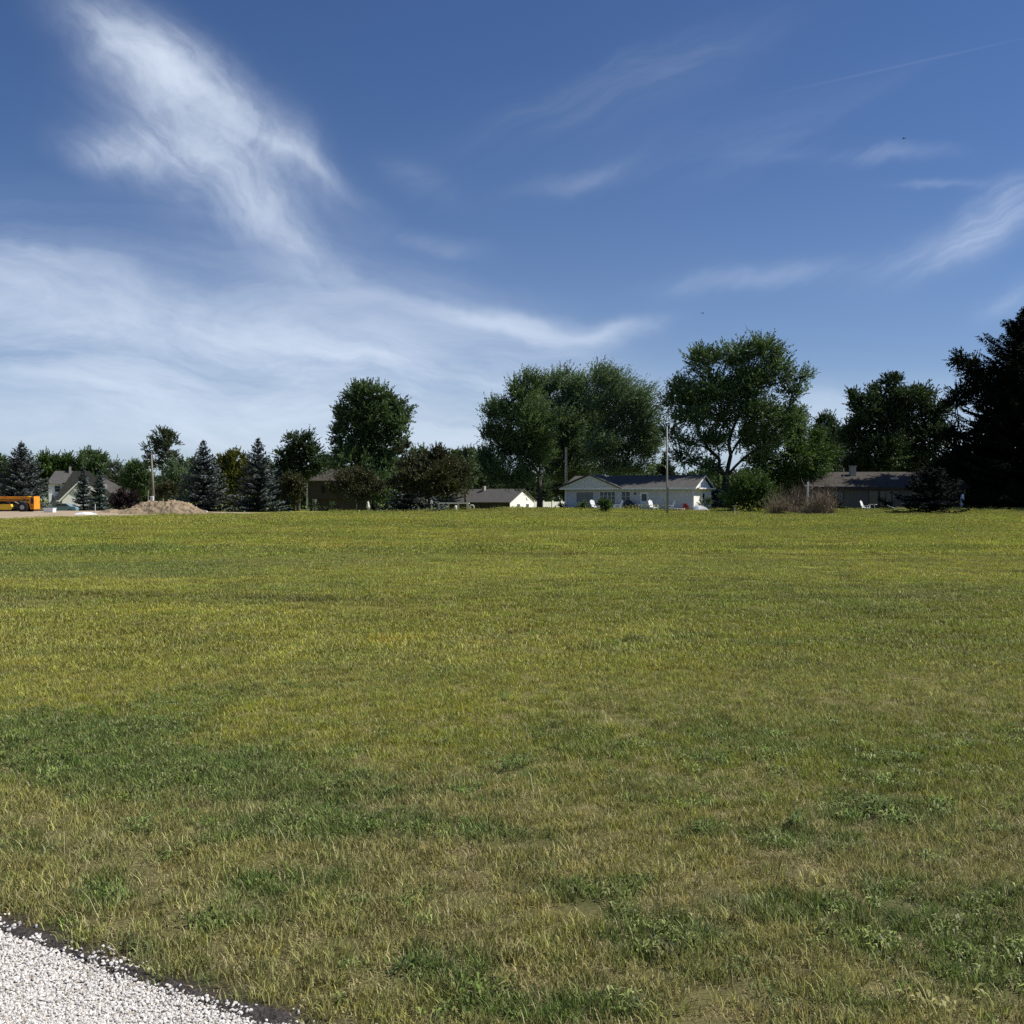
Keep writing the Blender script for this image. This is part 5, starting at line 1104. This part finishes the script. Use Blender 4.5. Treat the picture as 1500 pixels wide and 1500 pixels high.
me_, _o = crown_mesh('flowers', [(0, 0, .42, .22, .22, .16)], 8, leaf=(.07, .06), sprays=260, K=8, slen=.14); mesh_obj('flowers', me_, MAT['red_petal'], fp)
o = mound('covered_trailer', 'low load under a grey blue tarp by the sunlit end wall', 'tarp', on_ranch(15.4, -.6), [(-1.0, .0), (-.75, .45), (-.2, .7), (.4, .6), (.8, .35), (1.1, .0)], .8, MAT['tarp'], 21, .06, 40)
# garden shed in the shade
gs_ = empty('garden_shed', at(1052, 119)); gs_.rotation_euler = (0, 0, R(-20)); tag(gs_, 'small dark blue shed in the shade behind the forked trunk', 'shed')
b_ = MB(); b_.prism([(-1.2, -.2), (1.2, -.2), (1.2, 1.75), (0, 2.25), (-1.2, 1.75)], -1.2, 1.2, 'y'); b_.build('wall', MAT['navy'], gs_); b_ = MB()
for a, b in (((-1.4, 1.67), (0, 2.27)), ((0, 2.27), (1.4, 1.67))): b_.prism([a, b, (b[0], b[1] + .07), (a[0], a[1] + .07)], -1.35, 1.35, 'y')
b_.build('roof', MAT['dark_shingle'], gs_); b_ = MB(); b_.box(-.45, .45, -1.24, -1.19, -.05, 1.6); d0 = b_.build('door', MAT['steel_dark'], gs_); b_ = MB(); b_.box(.3, .36, -1.28, -1.24, .8, .95); b_.build('handle', MAT['galv'], d0)
# bird bath and stump in the lawn
bb = empty('bird_bath', at(1076, 103)); tag(bb, 'small pedestal bird bath in the lawn before the big loose bush', 'bird bath'); b_ = MB(); b_.tube([(0, 0, 0), (0, 0, .06), (0, 0, .12), (0, 0, .62)], [.16, .16, .07, .06], 12); b_.build('pedestal', MAT['stone'], bb); b_ = MB(); b_.tube([(0, 0, .62), (0, 0, .70), (0, 0, .74), (0, 0, .71)], [.08, .22, .26, .2], 16); b_.build('bowl', MAT['stone'], bb)
st_ = mound('mulch_mound', 'little dark mulch mound in the grass in front of the bird bath', 'mulch mound', at(1078, 99), [(-.34, 0), (-.25, .2), (0, .3), (.22, .22), (.34, 0)], .34, MAT['black_soil'], 31, .08, 20)
wk = empty('sunlit_sliver', at(1408.5, 112)); wk.rotation_euler = (0, R(5), R(20)); tag(wk, 'white pointed hull standing in for a sunlit wall between the dark bushes', 'sunlit_sliver')  # added shape in place of a sliver of sunlit wall
b_ = MB(); h_ = zz(723, 112) - wk.location.z; b_.tube([(0, 0, .25), (0, 0, .5), (0, 0, h_ * .6), (0, 0, h_ - .15), (0, 0, h_)], [.05, .17, .24, .15, .04], 10); b_.build('lozenge', MAT['plastic_white'], wk, True); b_ = MB(); b_.tube([(0, -.21, h_ * .5), (0, -.25, h_ * .5)], .1, 10); b_.build('dark_disc', MAT['black_plastic'], wk)
# ------------------------------------------------------------------ birds in the sky
for i, (px, py, rz, lb) in enumerate([(1029, 459, 40, 'small dark bird flying above the tallest maple'), (1324, 203, 120, 'small dark bird high in the sky at the upper right')]):
    d = 75.0; o = empty('bird', ((px - 750) / F * d, d, zz(py, d)), R(rz)); tag(o, lb, 'bird')
    b_ = MB(); b_.tube([(-.13, 0, 0), (-.08, 0, .01), (.02, 0, .015), (.08, 0, .02), (.11, 0, .025), (.14, 0, .015)], [.008, .025, .034, .022, .02, .003], 8)
    b_.add([(-.10, 0, .01), (-.20, .03, .01), (-.20, -.03, .01)], [(0, 1, 2), (2, 1, 0)])
    for sg in (1, -1): b_.add([(.05, sg * .02, .02), (-.04, sg * .02, .02), (.02, sg * .11, .06), (-.05, sg * .10, .055), (-.05, sg * .22, .02)], [(0, 1, 3, 2), (2, 3, 4), (2, 3, 1, 0), (4, 3, 2)])
    b_.build('body', MAT['steel_dark'], o)

# ------------------------------------------------------------------ weeds that stand out in the near turf
L_('weed_leaf', (.07, .10, .03), (0.150, 0.200, 0.055), trans=.3)
L_('yellow_weed', (.20, .21, .07), (0.420, 0.390, 0.170), trans=.3)
WD = [(1388, 1478, 'yellow_weed', 'pale yellow broad-leaved weed nearest the lower right corner', .05, 11), (1345, 1468, 'yellow_weed', 'pale yellow weed left of the one nearest the lower right corner', .045, 9), (1432, 1462, 'yellow_weed', 'pale yellow weed at the right of the three yellow ones', .045, 9),
      (1166, 1212, 'weed_leaf', 'upright dark green weed standing in the right part of the turf', .14, 30), (745, 1130, 'weed_leaf', 'leafy green weed standing near the middle of the turf', .13, 34), (583, 1165, 'weed_leaf', 'small upright weed behind the long green band', .11, 22), (1290, 1190, 'weed_leaf', 'broad bright green weed clump with a few dead stalks', .14, 44), (1026, 1218, 'weed_leaf', 'small dark rosette weed in the dry turf right of the middle', .08, 26)]
for i, (px, py, mt_, lb, hh, n_) in enumerate(WD):
    x, y = gp(px, py); w = .0065 if i < 3 else .006; hh *= .6 if i > 2 else .8
    me = blade_mesh('weed_plant', n_, .05 if i < 3 else .09, hh * .4, hh, w, 1.0, 300 + i, 0, True); o = mesh_obj('weed_plant', me, MAT[mt_]); o.location = (x, y, float(gz(x, y))); tag(o, lb, 'weed')
